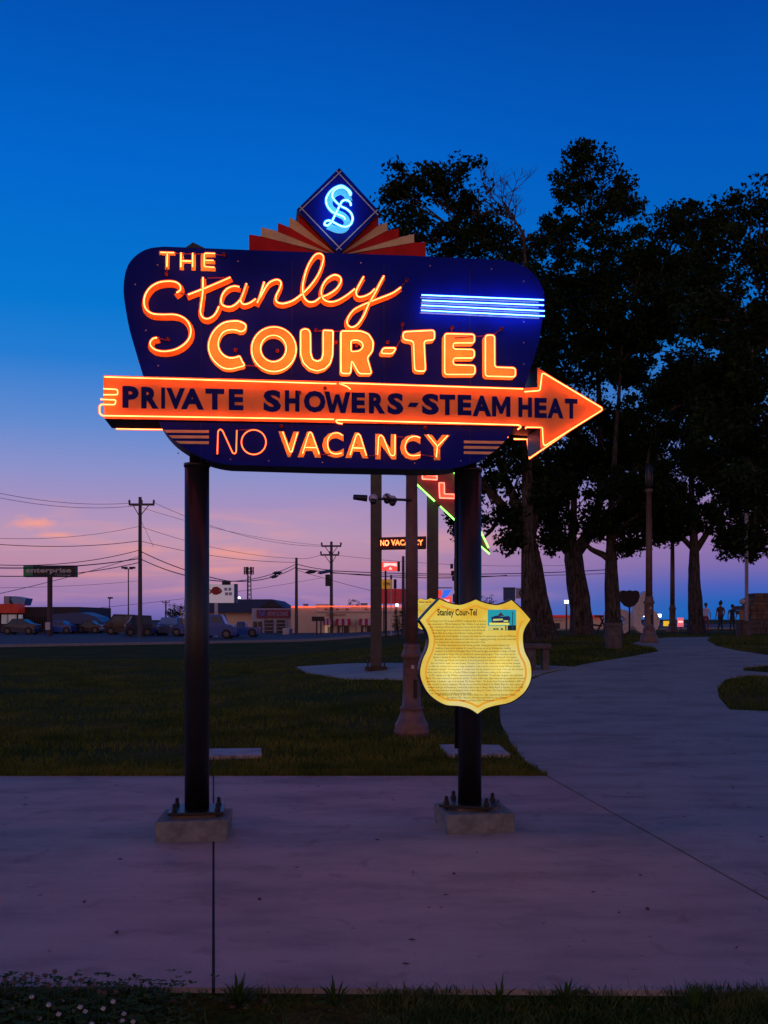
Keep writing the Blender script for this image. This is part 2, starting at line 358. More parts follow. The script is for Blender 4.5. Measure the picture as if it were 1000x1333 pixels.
def conc_mat(name, col, stain=(.5, .42, .36), sc=1.):
    m = bpy.data.materials.new(name); m.use_nodes = True; t = m.node_tree; b = t.nodes['Principled BSDF']; b.inputs['Roughness'].default_value = .72
    co = nd(t, 'ShaderNodeTexCoord'); mp = nd(t, 'ShaderNodeMapping'); t.links.new(co.outputs['Object'], mp.inputs[0]); mp.inputs['Scale'].default_value = (1, 2.2, 1)
    n = nd(t, 'ShaderNodeTexNoise'); t.links.new(mp.outputs[0], n.inputs[0]); n.inputs['Scale'].default_value = .9 * sc; n.inputs['Detail'].default_value = 9; n.inputs['Roughness'].default_value = .62
    r = ramp(t, [(.28, tuple(c * .62 for c in col)), (.5, col), (.72, tuple(min(1, c * 1.22) for c in col))], n.outputs[0])
    n3 = nd(t, 'ShaderNodeTexNoise'); t.links.new(co.outputs['Object'], n3.inputs[0]); n3.inputs['Scale'].default_value = 3.5; n3.inputs['Detail'].default_value = 7; n3.inputs['Distortion'].default_value = 1.2
    q = nd(t, 'ShaderNodeMapRange'); t.links.new(n3.outputs[0], q.inputs[0]); q.inputs[1].default_value = .58; q.inputs[2].default_value = .75; q.inputs[4].default_value = .55
    x = nd(t, 'ShaderNodeMixRGB', blend_type='MULTIPLY'); t.links.new(q.outputs[0], x.inputs[0]); t.links.new(r.outputs[0], x.inputs[1]); x.inputs[2].default_value = (*stain, 1)
    vo = nd(t, 'ShaderNodeTexVoronoi'); vo.inputs['Scale'].default_value = 5.5; t.links.new(co.outputs['Object'], vo.inputs[0])
    vm = nd(t, 'ShaderNodeMapRange'); t.links.new(vo.outputs['Distance'], vm.inputs[0]); vm.inputs[1].default_value = .045; vm.inputs[2].default_value = .075; vm.inputs[3].default_value = .6; vm.inputs[4].default_value = 0
    x2 = nd(t, 'ShaderNodeMixRGB', blend_type='MULTIPLY'); t.links.new(vm.outputs[0], x2.inputs[0]); t.links.new(x.outputs[0], x2.inputs[1]); x2.inputs[2].default_value = (.35, .3, .28, 1)
    fn = nd(t, 'ShaderNodeTexNoise'); fn.inputs['Scale'].default_value = 160; fn.inputs['Detail'].default_value = 2; t.links.new(co.outputs['Object'], fn.inputs[0])
    fr_ = ramp(t, [(.35, (.82,) * 3), (.65, (1.16,) * 3)], fn.outputs[0]); x3 = nd(t, 'ShaderNodeMixRGB', blend_type='MULTIPLY'); x3.inputs[0].default_value = 1; t.links.new(x2.outputs[0], x3.inputs[1]); t.links.new(fr_.outputs[0], x3.inputs[2])
    t.links.new(x3.outputs[0], b.inputs['Base Color'])
    n2 = nd(t, 'ShaderNodeTexNoise'); mp2 = nd(t, 'ShaderNodeMapping'); t.links.new(co.outputs['Object'], mp2.inputs[0]); mp2.inputs['Scale'].default_value = (12, 150, 30); t.links.new(mp2.outputs[0], n2.inputs[0]); n2.inputs['Scale'].default_value = 1; n2.inputs['Detail'].default_value = 5
    bp = nd(t, 'ShaderNodeBump'); t.links.new(n2.outputs[0], bp.inputs['Height']); bp.inputs['Strength'].default_value = .45; bp.inputs['Distance'].default_value = .006; t.links.new(bp.outputs[0], b.inputs['Normal'])
    return m
PAVE = conc_mat('broom_finished_concrete', (.43, .34, .28)); PAVE2 = conc_mat('path_concrete', (.38, .335, .285)); SLABM = conc_mat('weathered_slab', (.42, .38, .35), sc=4)

def draped(name, poly, m, lift, step=.4, thick=.08, kind=None, parent=None):
    """a slab that follows the ground: outline poly in metres"""
    P = []
    n = len(poly)
    for i in range(n):
        a = Vector(poly[i]); b = Vector(poly[(i + 1) % n]); k = max(1, int((b - a).length / step))
        for j in range(k): P.append(a + (b - a) * j / k)
    k0 = len(P); xs = [p.x for p in P]; ys = [p.y for p in P]
    gx, gy = np.meshgrid(np.arange(min(xs) + step / 2, max(xs), step), np.arange(min(ys) + step / 2, max(ys), step)); gx = gx.ravel(); gy = gy.ravel()
    ok = pip(gx, gy, [(p.x, p.y) for p in P]); inner = [Vector((a, b)) for a, b in zip(gx[ok], gy[ok])]
    vs, es, fs, *_ = delaunay_2d_cdt(P + inner, [(i, (i + 1) % k0) for i in range(k0)], [list(range(k0))], 1, 1e-5)
    pv = [(v.x, v.y, float(H(v.x, max(v.y, 4.5))) + lift) for v in vs]; F = []
    for f in fs:
        a, b, c = [Vector(pv[i]) for i in f[:3]]
        F.append(tuple(f) if (b - a).cross(c - a).z > 0 else tuple(reversed(f)))
    from collections import Counter
    cnt = Counter(); dire = {}
    for f in F:
        for i in range(len(f)):
            e = (f[i], f[(i + 1) % len(f)]); cnt[tuple(sorted(e))] += 1; dire[tuple(sorted(e))] = e
    k = len(pv); pv += [(a, b, c - thick) for a, b, c in pv]
    for e, c in cnt.items():
        if c == 1:
            a, b = dire[e]; F.append((b, a, a + k, b + k))
    return tag(link(name, pv, F, m, parent), kind=kind)

# plaza slabs with real joints between them
J0, J1 = G(278, 1010), G(278, 1285)
D0, D1 = G(716, 1012), G(1000, 1170)
fy = 4.33; back = G(500, 1010)[1]
def on(a, b, y): t = (y - a[1]) / (b[1] - a[1]); return (a[0] + (b[0] - a[0]) * t, y)
g = .007
jb, jf = on(J0, J1, back), on(J0, J1, fy)
db, df = on(D0, D1, back), on(D0, D1, fy - .05)
plaza = empty('plaza', (0, 0, 0)); tag(plaza, kind='structure')
draped('slab', [(-9, back), (-9, fy + .08), (jf[0] - g, fy), (jb[0] - g, back)], PAVE, .0, kind='structure', parent=plaza)
draped('slab', [(jb[0] + g, back), (jf[0] + g, fy), (df[0] - g * 2.2, df[1]), (db[0] - g * 2.2, back)], PAVE, .0, kind='structure', parent=plaza)
for a, b_, w in ((db, df, .013), (jb, jf, .0075)):
    d = (Vector(b_) - Vector(a)).normalized(); n_ = Vector((-d.y, d.x)) * w; lo_, hi_ = -.03, -.006
    q = MB(); q.add([(a[0] + n_.x, a[1] + n_.y, hi_), (a[0] - n_.x, a[1] - n_.y, hi_), (b_[0] - n_.x, b_[1] - n_.y, hi_), (b_[0] + n_.x, b_[1] + n_.y, hi_)], [(0, 1, 2, 3)])
    q.build('joint_strip', mat('black_joint_strip', (.008, .007, .007), .8), plaza)['kind'] = 'structure'  # thin black strip laid just below the slab tops in each joint
# the winding path with the right part of the plaza, one pour
lf = [(708, 1009), (684, 990), (664, 965), (652, 940), (650, 920), (658, 905), (672, 893), (705, 879), (760, 865), (820, 855), (858, 848), (852, 843), (822, 838), (842, 833), (868, 830)]
rf = [(925, 829), (920, 834), (932, 841), (960, 847), (1000, 853), (1030, 857), (1040, 862), (1000, 866), (968, 869), (968, 873), (1000, 876), (1040, 878), (1040, 881), (975, 879), (945, 884), (934, 896), (936, 908), (950, 924), (1040, 928)]
pl = [G(*p) for p in lf]; prr = [G(*p) for p in rf]
path_poly = [(db[0] + g * .6, back)] + [p for p in pl if p[1] > back + .05] + prr + [(9, prr[-1][1]), (9, fy - .1), (df[0] + g * .6, df[1])]
draped('path', path_poly, PAVE2, .002, kind='structure')
pad_poly = [G(*p) for p in [(384, 868), (450, 864), (560, 864), (700, 866), (745, 868), (716, 874), (690, 882), (655, 886), (560, 886), (450, 884), (400, 876)]]
draped('concrete_pad', pad_poly, PAVE2, .004, kind='structure')
# faint joint across the path
ja, jc = G(850, 1080), G(1000, 1081)
slabs = [([(272, 978), (340, 977), (341, 986), (272, 988)], 'pinkish concrete slab set in the lawn behind the left sign post'),
         ([(572, 972), (650, 973), (664, 985), (585, 986)], 'pinkish concrete slab set in the lawn behind the right sign post')]
for q, lb in slabs:
    P = [G(*p) for p in q]; tag(draped('paving_slab', P, SLABM, .03, step=.3, thick=.06), lb, 'slab', 'concrete slabs set in the lawn', 'thing')
# asphalt beyond the lawn
ASPH = mat('asphalt', (.065, .062, .07), .85, var=.25, scale=.6, bump=.3, bscale=20)
road = [(-90, 8), (-19.6, 50), (-11.4, 56.5), (-3, 64), (12, 84), (60, 110), (60, 240), (-180, 240), (-180, 8)]
draped('road', road, ASPH, .03, step=6, thick=.1, kind='structure')
kb = MB()
for i in range(5):
    a, b = road[i], road[i + 1]
    n = 12
    for j in range(n):
        p = Vector(a).lerp(Vector(b), j / n); q = Vector(a).lerp(Vector(b), (j + 1) / n)
        d = (q - p).normalized(); w = Vector((-d.y, d.x)) * .15
        z0, z1 = float(H(*p)), float(H(*q))
        kb.add([(p.x - w.x, p.y - w.y, z0), (q.x - w.x, q.y - w.y, z1), (q.x + w.x, q.y + w.y, z1), (p.x + w.x, p.y + w.y, z0),
                (p.x - w.x, p.y - w.y, z0 + .14), (q.x - w.x, q.y - w.y, z1 + .14), (q.x + w.x, q.y + w.y, z1 + .14), (p.x + w.x, p.y + w.y, z0 + .14)],
               [(4, 5, 6, 7), (0, 1, 5, 4), (2, 3, 7, 6)])
tag(kb.build('kerb', mat('kerb_concrete', (.3, .29, .28), .9)), kind='structure')

# ------------------------------------------------------------------ grass blades
def blades(name, pts, hgt, wid, m, lean=.5, tris=1, label=None):
    n = len(pts); a = rng.uniform(0, 2 * np.pi, n); h = hgt * rng.uniform(.5, 1.35, n); w = wid * rng.uniform(.7, 1.3, n)
    dx, dy = np.cos(a), np.sin(a); la = rng.uniform(0, 2 * np.pi, n); ll = lean * h * rng.uniform(.2, 1.2, n)
    b0 = pts + np.stack([-dx * w, -dy * w, np.zeros(n)], 1); b1 = pts + np.stack([dx * w, dy * w, np.zeros(n)], 1)
    mid = pts + np.stack([np.cos(la) * ll * .35, np.sin(la) * ll * .35, h * .6], 1)
    m0 = mid + np.stack([-dx * w, -dy * w, np.zeros(n)], 1) * .7; m1 = mid + np.stack([dx * w, dy * w, np.zeros(n)], 1) * .7
    tip = pts + np.stack([np.cos(la) * ll, np.sin(la) * ll, h], 1)
    V = np.stack([b0, b1, m1, m0, tip], 1).reshape(-1, 3); base = np.arange(n)[:, None] * 5
    quads = base + np.array([0, 1, 2, 3]); tr = base + np.array([3, 2, 4])
    me = bpy.data.meshes.new(name); me.vertices.add(len(V)); me.vertices.foreach_set('co', V.ravel())
    loops = np.concatenate([quads.ravel(), tr.ravel()]); me.loops.add(len(loops)); me.loops.foreach_set('vertex_index', loops.astype(np.int32))
    me.polygons.add(2 * n); ls = np.concatenate([np.arange(n) * 4, 4 * n + np.arange(n) * 3]); lt = np.concatenate([np.full(n, 4), np.full(n, 3)])
    me.polygons.foreach_set('loop_start', ls.astype(np.int32)); me.polygons.foreach_set('loop_total', lt.astype(np.int32)); me.update(calc_edges=True); me.validate()
    me.materials.append(m); o = bpy.data.objects.new(name, me); COL.objects.link(o)
    return tag(o, label, None, None, 'stuff')
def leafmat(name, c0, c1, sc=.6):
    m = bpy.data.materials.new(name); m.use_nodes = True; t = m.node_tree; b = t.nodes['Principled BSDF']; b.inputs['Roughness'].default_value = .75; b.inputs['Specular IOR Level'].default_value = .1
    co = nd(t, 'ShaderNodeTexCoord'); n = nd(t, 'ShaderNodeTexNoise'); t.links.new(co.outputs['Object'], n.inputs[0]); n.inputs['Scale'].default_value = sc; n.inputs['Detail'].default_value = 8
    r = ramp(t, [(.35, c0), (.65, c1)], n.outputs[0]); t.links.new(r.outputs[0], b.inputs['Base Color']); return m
GRASS = leafmat('grass_blade', (.042, .078, .008), (.15, .17, .025), 1.1)
VGR = leafmat('verge_blade', (.03, .075, .012), (.12, .15, .04), 6)
pads = [path_poly, pad_poly] + [[G(*p) for p in q] for q, _ in slabs]
N1 = 230000
u = rng.random(N1); yy = back + (36 - back) * u ** 1.7; xx = rng.uniform(-.44, .50, N1) * (yy + 1.5)
ok = np.ones(N1, bool)
for p in pads: ok &= ~pip(xx, yy, p)
nz = np.sin(xx * 1.3 + yy * .7) + np.sin(xx * .55 - yy * 1.2 + 2) + np.sin(yy * 2.1 + xx * .2); ok &= (rng.random(N1) < .62 + .22 * nz)
xx, yy = xx[ok], yy[ok]
blades('grass_blades', np.stack([xx, yy, H(xx, yy) - .015], 1), .06, .006, GRASS, .8, label='short mown grass of the dark lawn behind the plaza')
N2 = 70000
yy = rng.uniform(3.2, 4.32, N2); xx = rng.uniform(-2.2, 2.2, N2)
nz = np.sin(xx * 4.1 + 1) + np.sin(xx * 9.3 + yy * 3) + np.sin(yy * 7 - xx * 2.2)
keep = rng.random(N2) < np.where(xx < -1.0, .85, np.clip(.38 + .3 * nz, .04, 1)); xx, yy = xx[keep], yy[keep]
blades('verge_grass', np.stack([xx, yy, H(xx, yy) - .012], 1), .04, .0026, VGR, 1.1, label='ragged grass on the bare soil verge in front of the plaza')

# clover with white flower heads, bottom left, and single weeds along the plaza edge
CLOV = leafmat('clover_leaf', (.022, .055, .006), (.07, .12, .018), 9); CLF = mat('clover_flower', (.62, .58, .55), .8, var=.3, scale=60); DRY = mat('dry_flower', (.14, .09, .07), .9)
cl = MB()
for i in range(2600):
    y = random.uniform(3.5, 4.28); x = random.uniform(-2.2, -1.05 + random.random() * .35); z = float(H(x, y)); h = random.uniform(.03, .11)
    for k in range(3):
        a = random.uniform(0, .6) + k * 2.09; r = random.uniform(.008, .014)
        c = Vector((x + math.cos(a) * r, y + math.sin(a) * r, z + h)); t = Vector((-math.sin(a), math.cos(a), 0)) * r * .8; o_ = Vector((math.cos(a), math.sin(a), random.uniform(-.2, .4))) * r
        cl.add([c - o_, c + t, c + o_, c - t], [(0, 1, 2, 3)])
cl.build('clover_patch', CLOV); tag(bpy.data.objects['clover_patch'], 'clover leaves crowding the bottom left corner of the verge', kind='stuff')
def flower(x, y, h, dry=False):
    z = float(H(x, y)); b = MB(); b.cyl((0, 0, -.1), (.006, 0, h), .0015, n=5); st = b.build('clover_flower', CLOV)
    st.location = (x, y, z); q = MB(); q.sphere((.006, 0, h), .011, 7, 5, (1, 1, .85))
    for k in range(18):
        a, e = random.uniform(0, 6.28), random.uniform(-.3, 1.4); d = Vector((math.cos(a) * math.cos(e), math.sin(a) * math.cos(e), math.sin(e))); c = Vector((.006, 0, h)) + d * .008
        q.cyl(c, c + d * .007, .0028, .001, n=4, caps=False)
    q.build('flower_head', DRY if dry else CLF, st); return st
fl = [flower(0, 0, .10), flower(0, 0, .13, True)]
fw = []
for (px, py) in [(15, 1305), (40, 1290), (62, 1300), (75, 1312), (95, 1308), (103, 1303), (110, 1309), (80, 1296), (122, 1318), (133, 1305), (146, 1296), (160, 1312), (158, 1321), (172, 1322), (50, 1318), (30, 1322), (105, 1326), (118, 1325), (20, 1312), (66, 1325), (88, 1322), (140, 1326)]:
    fw.append((px, py, 0))
for (px, py) in [(18, 1268), (30, 1262), (40, 1258), (48, 1266), (58, 1260), (70, 1254), (76, 1272), (90, 1263), (98, 1276), (104, 1266), (119, 1274), (128, 1280), (5, 1266), (135, 1282), (150, 1281), (62, 1272)]:
    fw.append((px, py, 1))
for i, (px, py, d) in enumerate(fw):
    Yf = random.uniform(3.75, 4.2); wx, wy, wz = Wp(px, py, Yf); o = fl[d] if i in (0, 22) else copy_tree(fl[d]); zb_ = float(H(wx, wy)); o.location = (wx, wy, zb_)
    o.location.z = max(zb_ - .09, wz - (.13 if d else .10)); o.scale = (.75,) * 3
    tag(o, 'brown dried clover head on a thin stalk, bottom left verge' if d else 'white clover flower head in the clover patch, bottom left', 'flower', 'dried clover heads' if d else 'white clover flowers')
    for ch in o.children: ch.scale = (1, 1, 1)
def weed(px, py, Yd, r, n, lb):
    x, y, z = Wp(px, py, Yd); z = float(H(x, min(y, 4.2))); m = MB()
    for i in range(n):
        a = random.uniform(0, 6.28); el_ = random.uniform(.35, 1.4); l = r * random.uniform(.6, 1.2); w = .006
        d = Vector((math.cos(a) * math.cos(el_), math.sin(a) * math.cos(el_), math.sin(el_))); s_ = Vector((-math.sin(a), math.cos(a), 0)) * w
        b = Vector((0, 0, 0)); c = d * l * .6; e = d * l + Vector((0, 0, -l * .25 * math.cos(el_)))
        m.add([b - s_ * .5, b + s_ * .5, c + s_, c - s_, e], [(0, 1, 2, 3), (3, 2, 4)])
    o = m.build('weed', CLOV); o.location = (x, y, z); tag(o, lb, 'weed', 'weeds along the plaza edge')
weed(310, 1290, 4.22, .13, 40, 'bushy weed at the plaza edge right of the long joint')
weed(437, 1288, 4.2, .13, 30, 'wide spiky weed at the plaza edge left of the picture centre')
weed(650, 1290, 4.2, .13, 26, 'long bladed weed sprawling at the plaza edge below the right footing')
weed(737, 1295, 4.2, .12, 24, 'small leafy weed at the plaza edge below the shield sign')
weed(905, 1300, 4.15, .13, 34, 'round tufted weed at the right end of the plaza edge')
weed(190, 1290, 4.2, .12, 22, 'grassy weed beside the clover patch')
# soil clods
SOIL = mat('bare_soil', (.13, .085, .06), .95, var=.4, scale=20, bump=.8)
cs = MB()
for i in range(500):
    x, y = random.uniform(-2, 2), random.uniform(3.3, 4.3); cs.sphere((x, y, float(H(x, y)) - .01), random.uniform(.004, .014), 5, 3, (1.3, 1, .6))
tag(cs.build('soil_clods', SOIL), 'small clods of bare soil in the verge', kind='stuff')

# ================================================================== MAIN NEON SIGN
TH = math.radians(7.0); R0 = Vector((-.362, 7.546, 0)); FD = .16
root = empty('neon_sign', R0, TH, 'big navy motel sign with orange arrow and lit neon lettering on two black posts', 'sign')
ca, sa = math.cos(TH), math.sin(TH)
def to_local(v): x, y = v[0], v[1]; return (x * ca + y * sa, -x * sa + y * ca)
CL = to_local((-R0.x, -R0.y))
def F(px, py, off=0.):
    dx, dz = (px - 500) / FP, (HZ - py) / FP; d = to_local((dx, 1.0)); t = (-(FD + off) - CL[1]) / d[1]
    return (CL[0] + d[0] * t, -(FD + off), EYE + dz * t)
def Fp(off):   # maps a pixel on the plane at offset `off`, then carries the same spot back to another offset
    return lambda px, py, o: (lambda v: (v[0], -(FD + o), v[2]))(F(px, py, off))

cab = [(186, 488), (177, 458), (169, 430), (164, 404), (161, 380), (163, 356), (170, 340), (182, 329), (196, 323), (214, 321), (340, 326), (440, 329.5), (540, 333), (625, 337), (655, 338.5), (674, 343), (690, 352), (702, 366), (708.5, 383), (708, 405), (701, 448), (691, 480), (682, 508),
       (672, 548), (660, 571), (640, 590), (620, 601), (598, 608), (575, 611.5), (420, 608.5), (300, 605), (284, 602.5), (266, 597), (246, 587), (228, 575), (216, 563), (207, 550), (198, 530)]
cabs = smooth_pts(cab[0:10], n=3)[:-1] + [Vector(p) for p in cab[9:14]] + smooth_pts(cab[14:20], n=3)[:-1] + [Vector(p) for p in cab[19:23]] + smooth_pts(cab[23:29], n=3)[:-1] + [Vector(p) for p in cab[28:30]] + smooth_pts(cab[30:], n=3)
plate('cabinet', [cabs], F, 0, -2 * FD, NAVY, root, EDGE)
# seams and rivets on the cabinet face
rv = MB()
for (px, py) in [(682, 366), (682, 394), (682, 419), (682, 446), (682, 474), (205, 345), (176, 370), (190, 430), (180, 470), (640, 350), (560, 346), (470, 342), (232, 590), (628, 590), (300, 598), (420, 602), (540, 603), (186, 400), (206, 476), (350, 600), (250, 338), (310, 340), (600, 600)]:
    v = F(px, py, 0); rv.sphere((v[0], v[1], v[2]), .006, 6, 4, (1, .6, 1))
rv.build('rivets', mat('rivet_metal', (.35, .33, .33), .4), root)
sm = MB()
for x_ in (262, 380, 500, 612):
    a = F(x_, 330 + (x_ - 200) * .03, .001); b = F(x_, 606, .001); sm.box(a[0] - .0015, a[0] + .0015, a[1] - .001, a[1] + .01, b[2] + .02, a[2] - .03)
sm.build('panel_seams', EDGE, root)

def tubeF(pts, off, r, m, parent, closed=False, name='neon_tube'):
    return tube(name, [F(p[0], p[1], off) for p in pts], r, m, parent, closed)
TO = .075; TR = .0072
def ribbon(name, strokes, w, m, parent, toff, base=.004):
    """painted stroke lettering under a tube; each stroke climbs a hair along its length so crossings never share a plane"""
    vs, fs = [], []; lift = base
    for st in strokes:
        P = [Vector(Fp(toff)(p[0], p[1], 0)) for p in st]; k = len(P); b0 = len(vs)
        for i in range(k):
            d = (P[min(k - 1, i + 1)] - P[max(0, i - 1)]); d.y = 0; d.normalize(); n = Vector((-d.z, 0, d.x)) * w
            ex = 0 if 0 < i < k - 1 else w * .6 * (-1 if i == 0 else 1)
            y = -(FD + lift); lift += .0025 / k
            c = P[i] + d * ex
            vs += [(c.x + n.x, y, c.z + n.z), (c.x - n.x, y, c.z - n.z)]
        fs += [(b0 + 2 * i, b0 + 2 * i + 1, b0 + 2 * i + 3, b0 + 2 * i + 2) for i in range(k - 1)]
        lift += .0006
    return link(name, vs, fs, m, parent)

# THE
SL = .03
for ch, bx, st in [('T', (207.5, 327.5, 228.5, 351), [[(209, 328.4), (226.6, 329)], [(218, 329), (217.4, 347)]]),
                   ('H', (234, 329, 255, 352), [[(235.8, 329), (235.6, 347.5)], [(236, 339.5), (250.5, 340)], [(251, 329.5), (250.8, 347)]]),
                   ('E', (261.5, 330, 281, 353), [[(280, 330), (267.5, 329.6), (266, 331), (265.8, 346), (267, 347.2), (279.4, 348)], [(267, 338.8), (278, 339)]])]:
    L_ = letters('letter', ch, bx, F, .004, PALEO, root, .035, SL)
    for s in st: tubeF(round_pts(s, 1.5, False) if len(s) > 2 else s, .055, TR * .9, RED, L_)
# Stanley script
sS = [(230, 381), (235, 377), (234, 371), (228, 367), (218, 366), (206, 368), (196, 374), (189.6, 383), (187.6, 393), (190, 402), (198, 408), (210, 409.4), (226, 409.4), (236, 412), (244, 418), (248.4, 428), (247, 439), (240, 448), (228, 455), (214, 457.4), (203, 455.6), (197, 451), (195.6, 446), (199, 441), (204.4, 439.6)]
t1 = [(264.4, 361), (264, 380), (262, 396), (261, 406), (264, 413), (270, 415), (277, 412), (282, 406), (285, 399)]; t2 = [(245, 383.6), (272, 373), (300, 361)]
a1 = [(311.6, 373.6), (305, 372.4), (297, 375), (291, 381), (288, 389), (289, 396), (296, 399.4), (304, 398), (312, 391), (316, 383), (321, 369)]
a2 = [(320.6, 371), (316, 384), (313.4, 391), (317, 396), (325, 394.4), (333, 389)]
n1 = [(344, 367), (339.5, 382), (335, 394)]
nl = [(336, 392), (340, 385), (346, 374), (352, 367), (361, 364), (366, 368), (364, 376), (360, 384), (359, 390), (362, 394), (370, 395), (382, 391), (393, 383)]
ll_ = [(393, 383), (404, 372), (414, 358), (420, 343), (421, 334), (416, 330), (409, 333), (401, 346), (396, 362), (394, 376), (396, 387), (402, 393), (410, 392.4), (417, 387)]
e1 = [(418, 386), (426, 384), (438, 376), (444, 366), (442, 360), (435, 358), (426, 363), (420, 372), (418.4, 382), (422, 390), (430, 393), (440, 391), (452, 384), (462, 376)]
y1 = [(473.6, 360), (468, 370), (463.6, 380), (466, 386), (473, 386), (482, 382), (488, 376)]
y2 = [(500, 359), (494, 370), (488, 382), (480, 396), (474, 410), (466, 422), (458, 426), (452.4, 422), (453, 414), (460, 404), (470, 398), (484, 392), (500, 386), (512, 381), (522, 374)]
base_ = .004
for strokes, w in [([sS], .023), ([t1, t2], .0195), ([a1, a2], .0165), ([n1, nl], .0165), ([ll_], .0165), ([e1], .0165), ([y1, y2], .0165)]:
    ss = [smooth_pts(s, n=5) for s in strokes]
    L_ = ribbon('script_letter', ss, w, SCRIPT, root, TO, base_); base_ += .0034 if base_ < .006 else -.003
    for s in ss: tubeF(s, TO, TR, RED, L_)
# COUR-TEL
def ell(cx, cy, rx, ry, n=36): return [Vector((cx + rx * math.cos(2 * math.pi * i / n), cy + ry * math.sin(2 * math.pi * i / n))) for i in range(n)]
Cc = [(319, 422), (312, 418.6), (304, 418), (292, 420), (282, 427), (275, 437), (271.6, 450), (274, 462), (281, 472), (291, 479), (302, 480), (312, 477.6), (318, 475.6), (315, 470), (312, 464), (308, 465), (300, 466), (292, 463), (286, 456), (284, 447), (287, 437), (293, 431), (302, 429), (309, 430), (313, 431.6), (318, 430), (320, 426)]
Uc = [(392, 430), (397, 428), (402, 429.4), (404, 434), (404.4, 460), (407, 468), (413, 470.6), (419, 468), (421, 460), (421, 430), (433.6, 430.6), (433, 462), (430, 473), (423, 480), (413, 483), (403, 480), (395, 472), (391.6, 461), (391.6, 434)]
Ro = [(444, 431), (470, 431), (480, 435), (486, 445), (485, 457), (478, 465.5), (484, 486.5), (467.5, 486.4), (458, 469), (456.4, 486.4), (444, 486)]; Ri = [(457, 443), (466, 442.6), (472, 446), (473, 452), (468, 457), (457, 458)]
Hy = [(496, 460), (499, 453), (516, 453), (511, 460.4)]
Tc = [(525, 432), (565.6, 430), (565.6, 442.4), (552, 443.6), (554, 483.4), (540, 482.6), (538.4, 444), (525, 442)]
Ec = [(579, 434.4), (617.6, 435.2), (617.6, 446.4), (590, 446.4), (590, 454.4), (617.4, 455), (617.4, 466), (590, 466), (590, 475), (618.4, 475.8), (618.4, 487.4), (579, 487.4)]
Lc = [(632, 436.4), (643.8, 436.4), (644, 478), (671, 479), (671, 490.6), (632, 489.6)]
for outer, inner, pd in [(smooth_pts(Cc, True, 3), None, 1.4), (ell(356.6, 454.6, 29, 29), ell(356, 453.7, 16.8, 17.3), 1.2), (round_pts(Uc, 2), None, 1.2), (round_pts(Ro, 3.2), round_pts(Ri, 3), 1.2),
                     (round_pts(Hy, 3), None, 1.8), (round_pts(Tc, 4), None, 1.6), (round_pts(Ec, 4), None, 1.6), (round_pts(Lc, 4), None, 1.6)]:
    o2 = offset2(outer, pd); lp = [o2]
    if inner: lp.append(offset2(inner, -pd))
    L_ = plate('channel_letter', lp, Fp(TO), .014, .002, PALEO, root, SCRIPT)
    tubeF(outer, TO, TR, RED, L_, True)
    if inner: tubeF(inner, TO, TR, RED, L_, True)
# blue bars
for (x0, y0, x1, y1_) in [(549, 384, 708, 390.4), (549.6, 391, 708, 397.4), (549, 397.4, 709, 404.8), (548.4, 404, 709, 411.4)]:
    st = plate('painted_bar', [[(x0, y0 - .9), (x1 - 4, y1_ - .9), (x1 - 4, y1_ + .9), (x0, y0 + .9)]], Fp(.06), .004, .001, WHITEP, root)
    tubeF([(x0, y0), (x1, y1_)], .06, TR * .9, BLUE, st)
# arrow
ARR = [(134.5, 488.5), (440, 496.5), (683, 505), (700, 504), (699.5, 478), (787, 533), (704, 585), (703, 556), (680, 554.5), (440, 550.5), (136, 545)]
AO = .022
plate('arrow', [ARR], F, AO, -(2 * FD + AO), ORANGE, root, EDGE)
for s in [[(136, 490.6), (438, 499.6)], [(456.5, 507), (452, 503), (441, 499), (446, 498.7), (681, 506.3)],
          [(435, 545.8), (133, 541), (129.8, 538), (129.6, 529), (132, 526.4), (150, 526.8), (151, 520.6), (131, 519.8)], [(135, 506), (153, 507), (153.4, 513.8), (135, 513.8)],
          [(446, 551.5), (439, 550.5), (437, 547), (442, 546.6), (676, 553.2), (678.5, 556), (674, 559)],
          [(683, 510), (703, 508.4), (705.8, 486), (709, 486.4), (783.5, 531), (783.5, 534), (709, 580.5), (707.2, 577), (706.2, 556.4), (685, 556), (684.4, 558)]]:
    tubeF(round_pts(s, 2.2, False), AO + .035, TR * .95, RED, root)
# the same border tubes on the back face
def back_pt(p): v = F(p[0], p[1], AO + .035); return (v[0], FD + AO + .035, v[2] - .012)
for s in [[(136, 490.6), (438, 499.6)], [(446, 498.7), (681, 506.3)], [(435, 545.8), (140, 541)], [(442, 546.6), (680, 553.2)], [(683, 510), (703, 508.4), (705.8, 486), (783.5, 532), (709, 583), (706.2, 556.4), (688, 556)]]:
    tube('neon_tube', [back_pt(p) for p in s], TR, RED, root)
bb = MB()
for (px, py) in [(176, 492), (226, 494), (256, 495), (300, 496), (349, 497), (388, 498), (560, 502), (640, 505), (210, 542.5), (349, 545), (500, 548), (590, 551), (650, 552.5), (730, 499), (760, 517), (750, 553), (725, 570)]:
    a = Vector(F(px, py, AO)); b = Vector(F(px, py, AO + .03)); bb.cyl(a, b, .004, n=6)
bb.build('tube_standoffs', GLASSD, root)
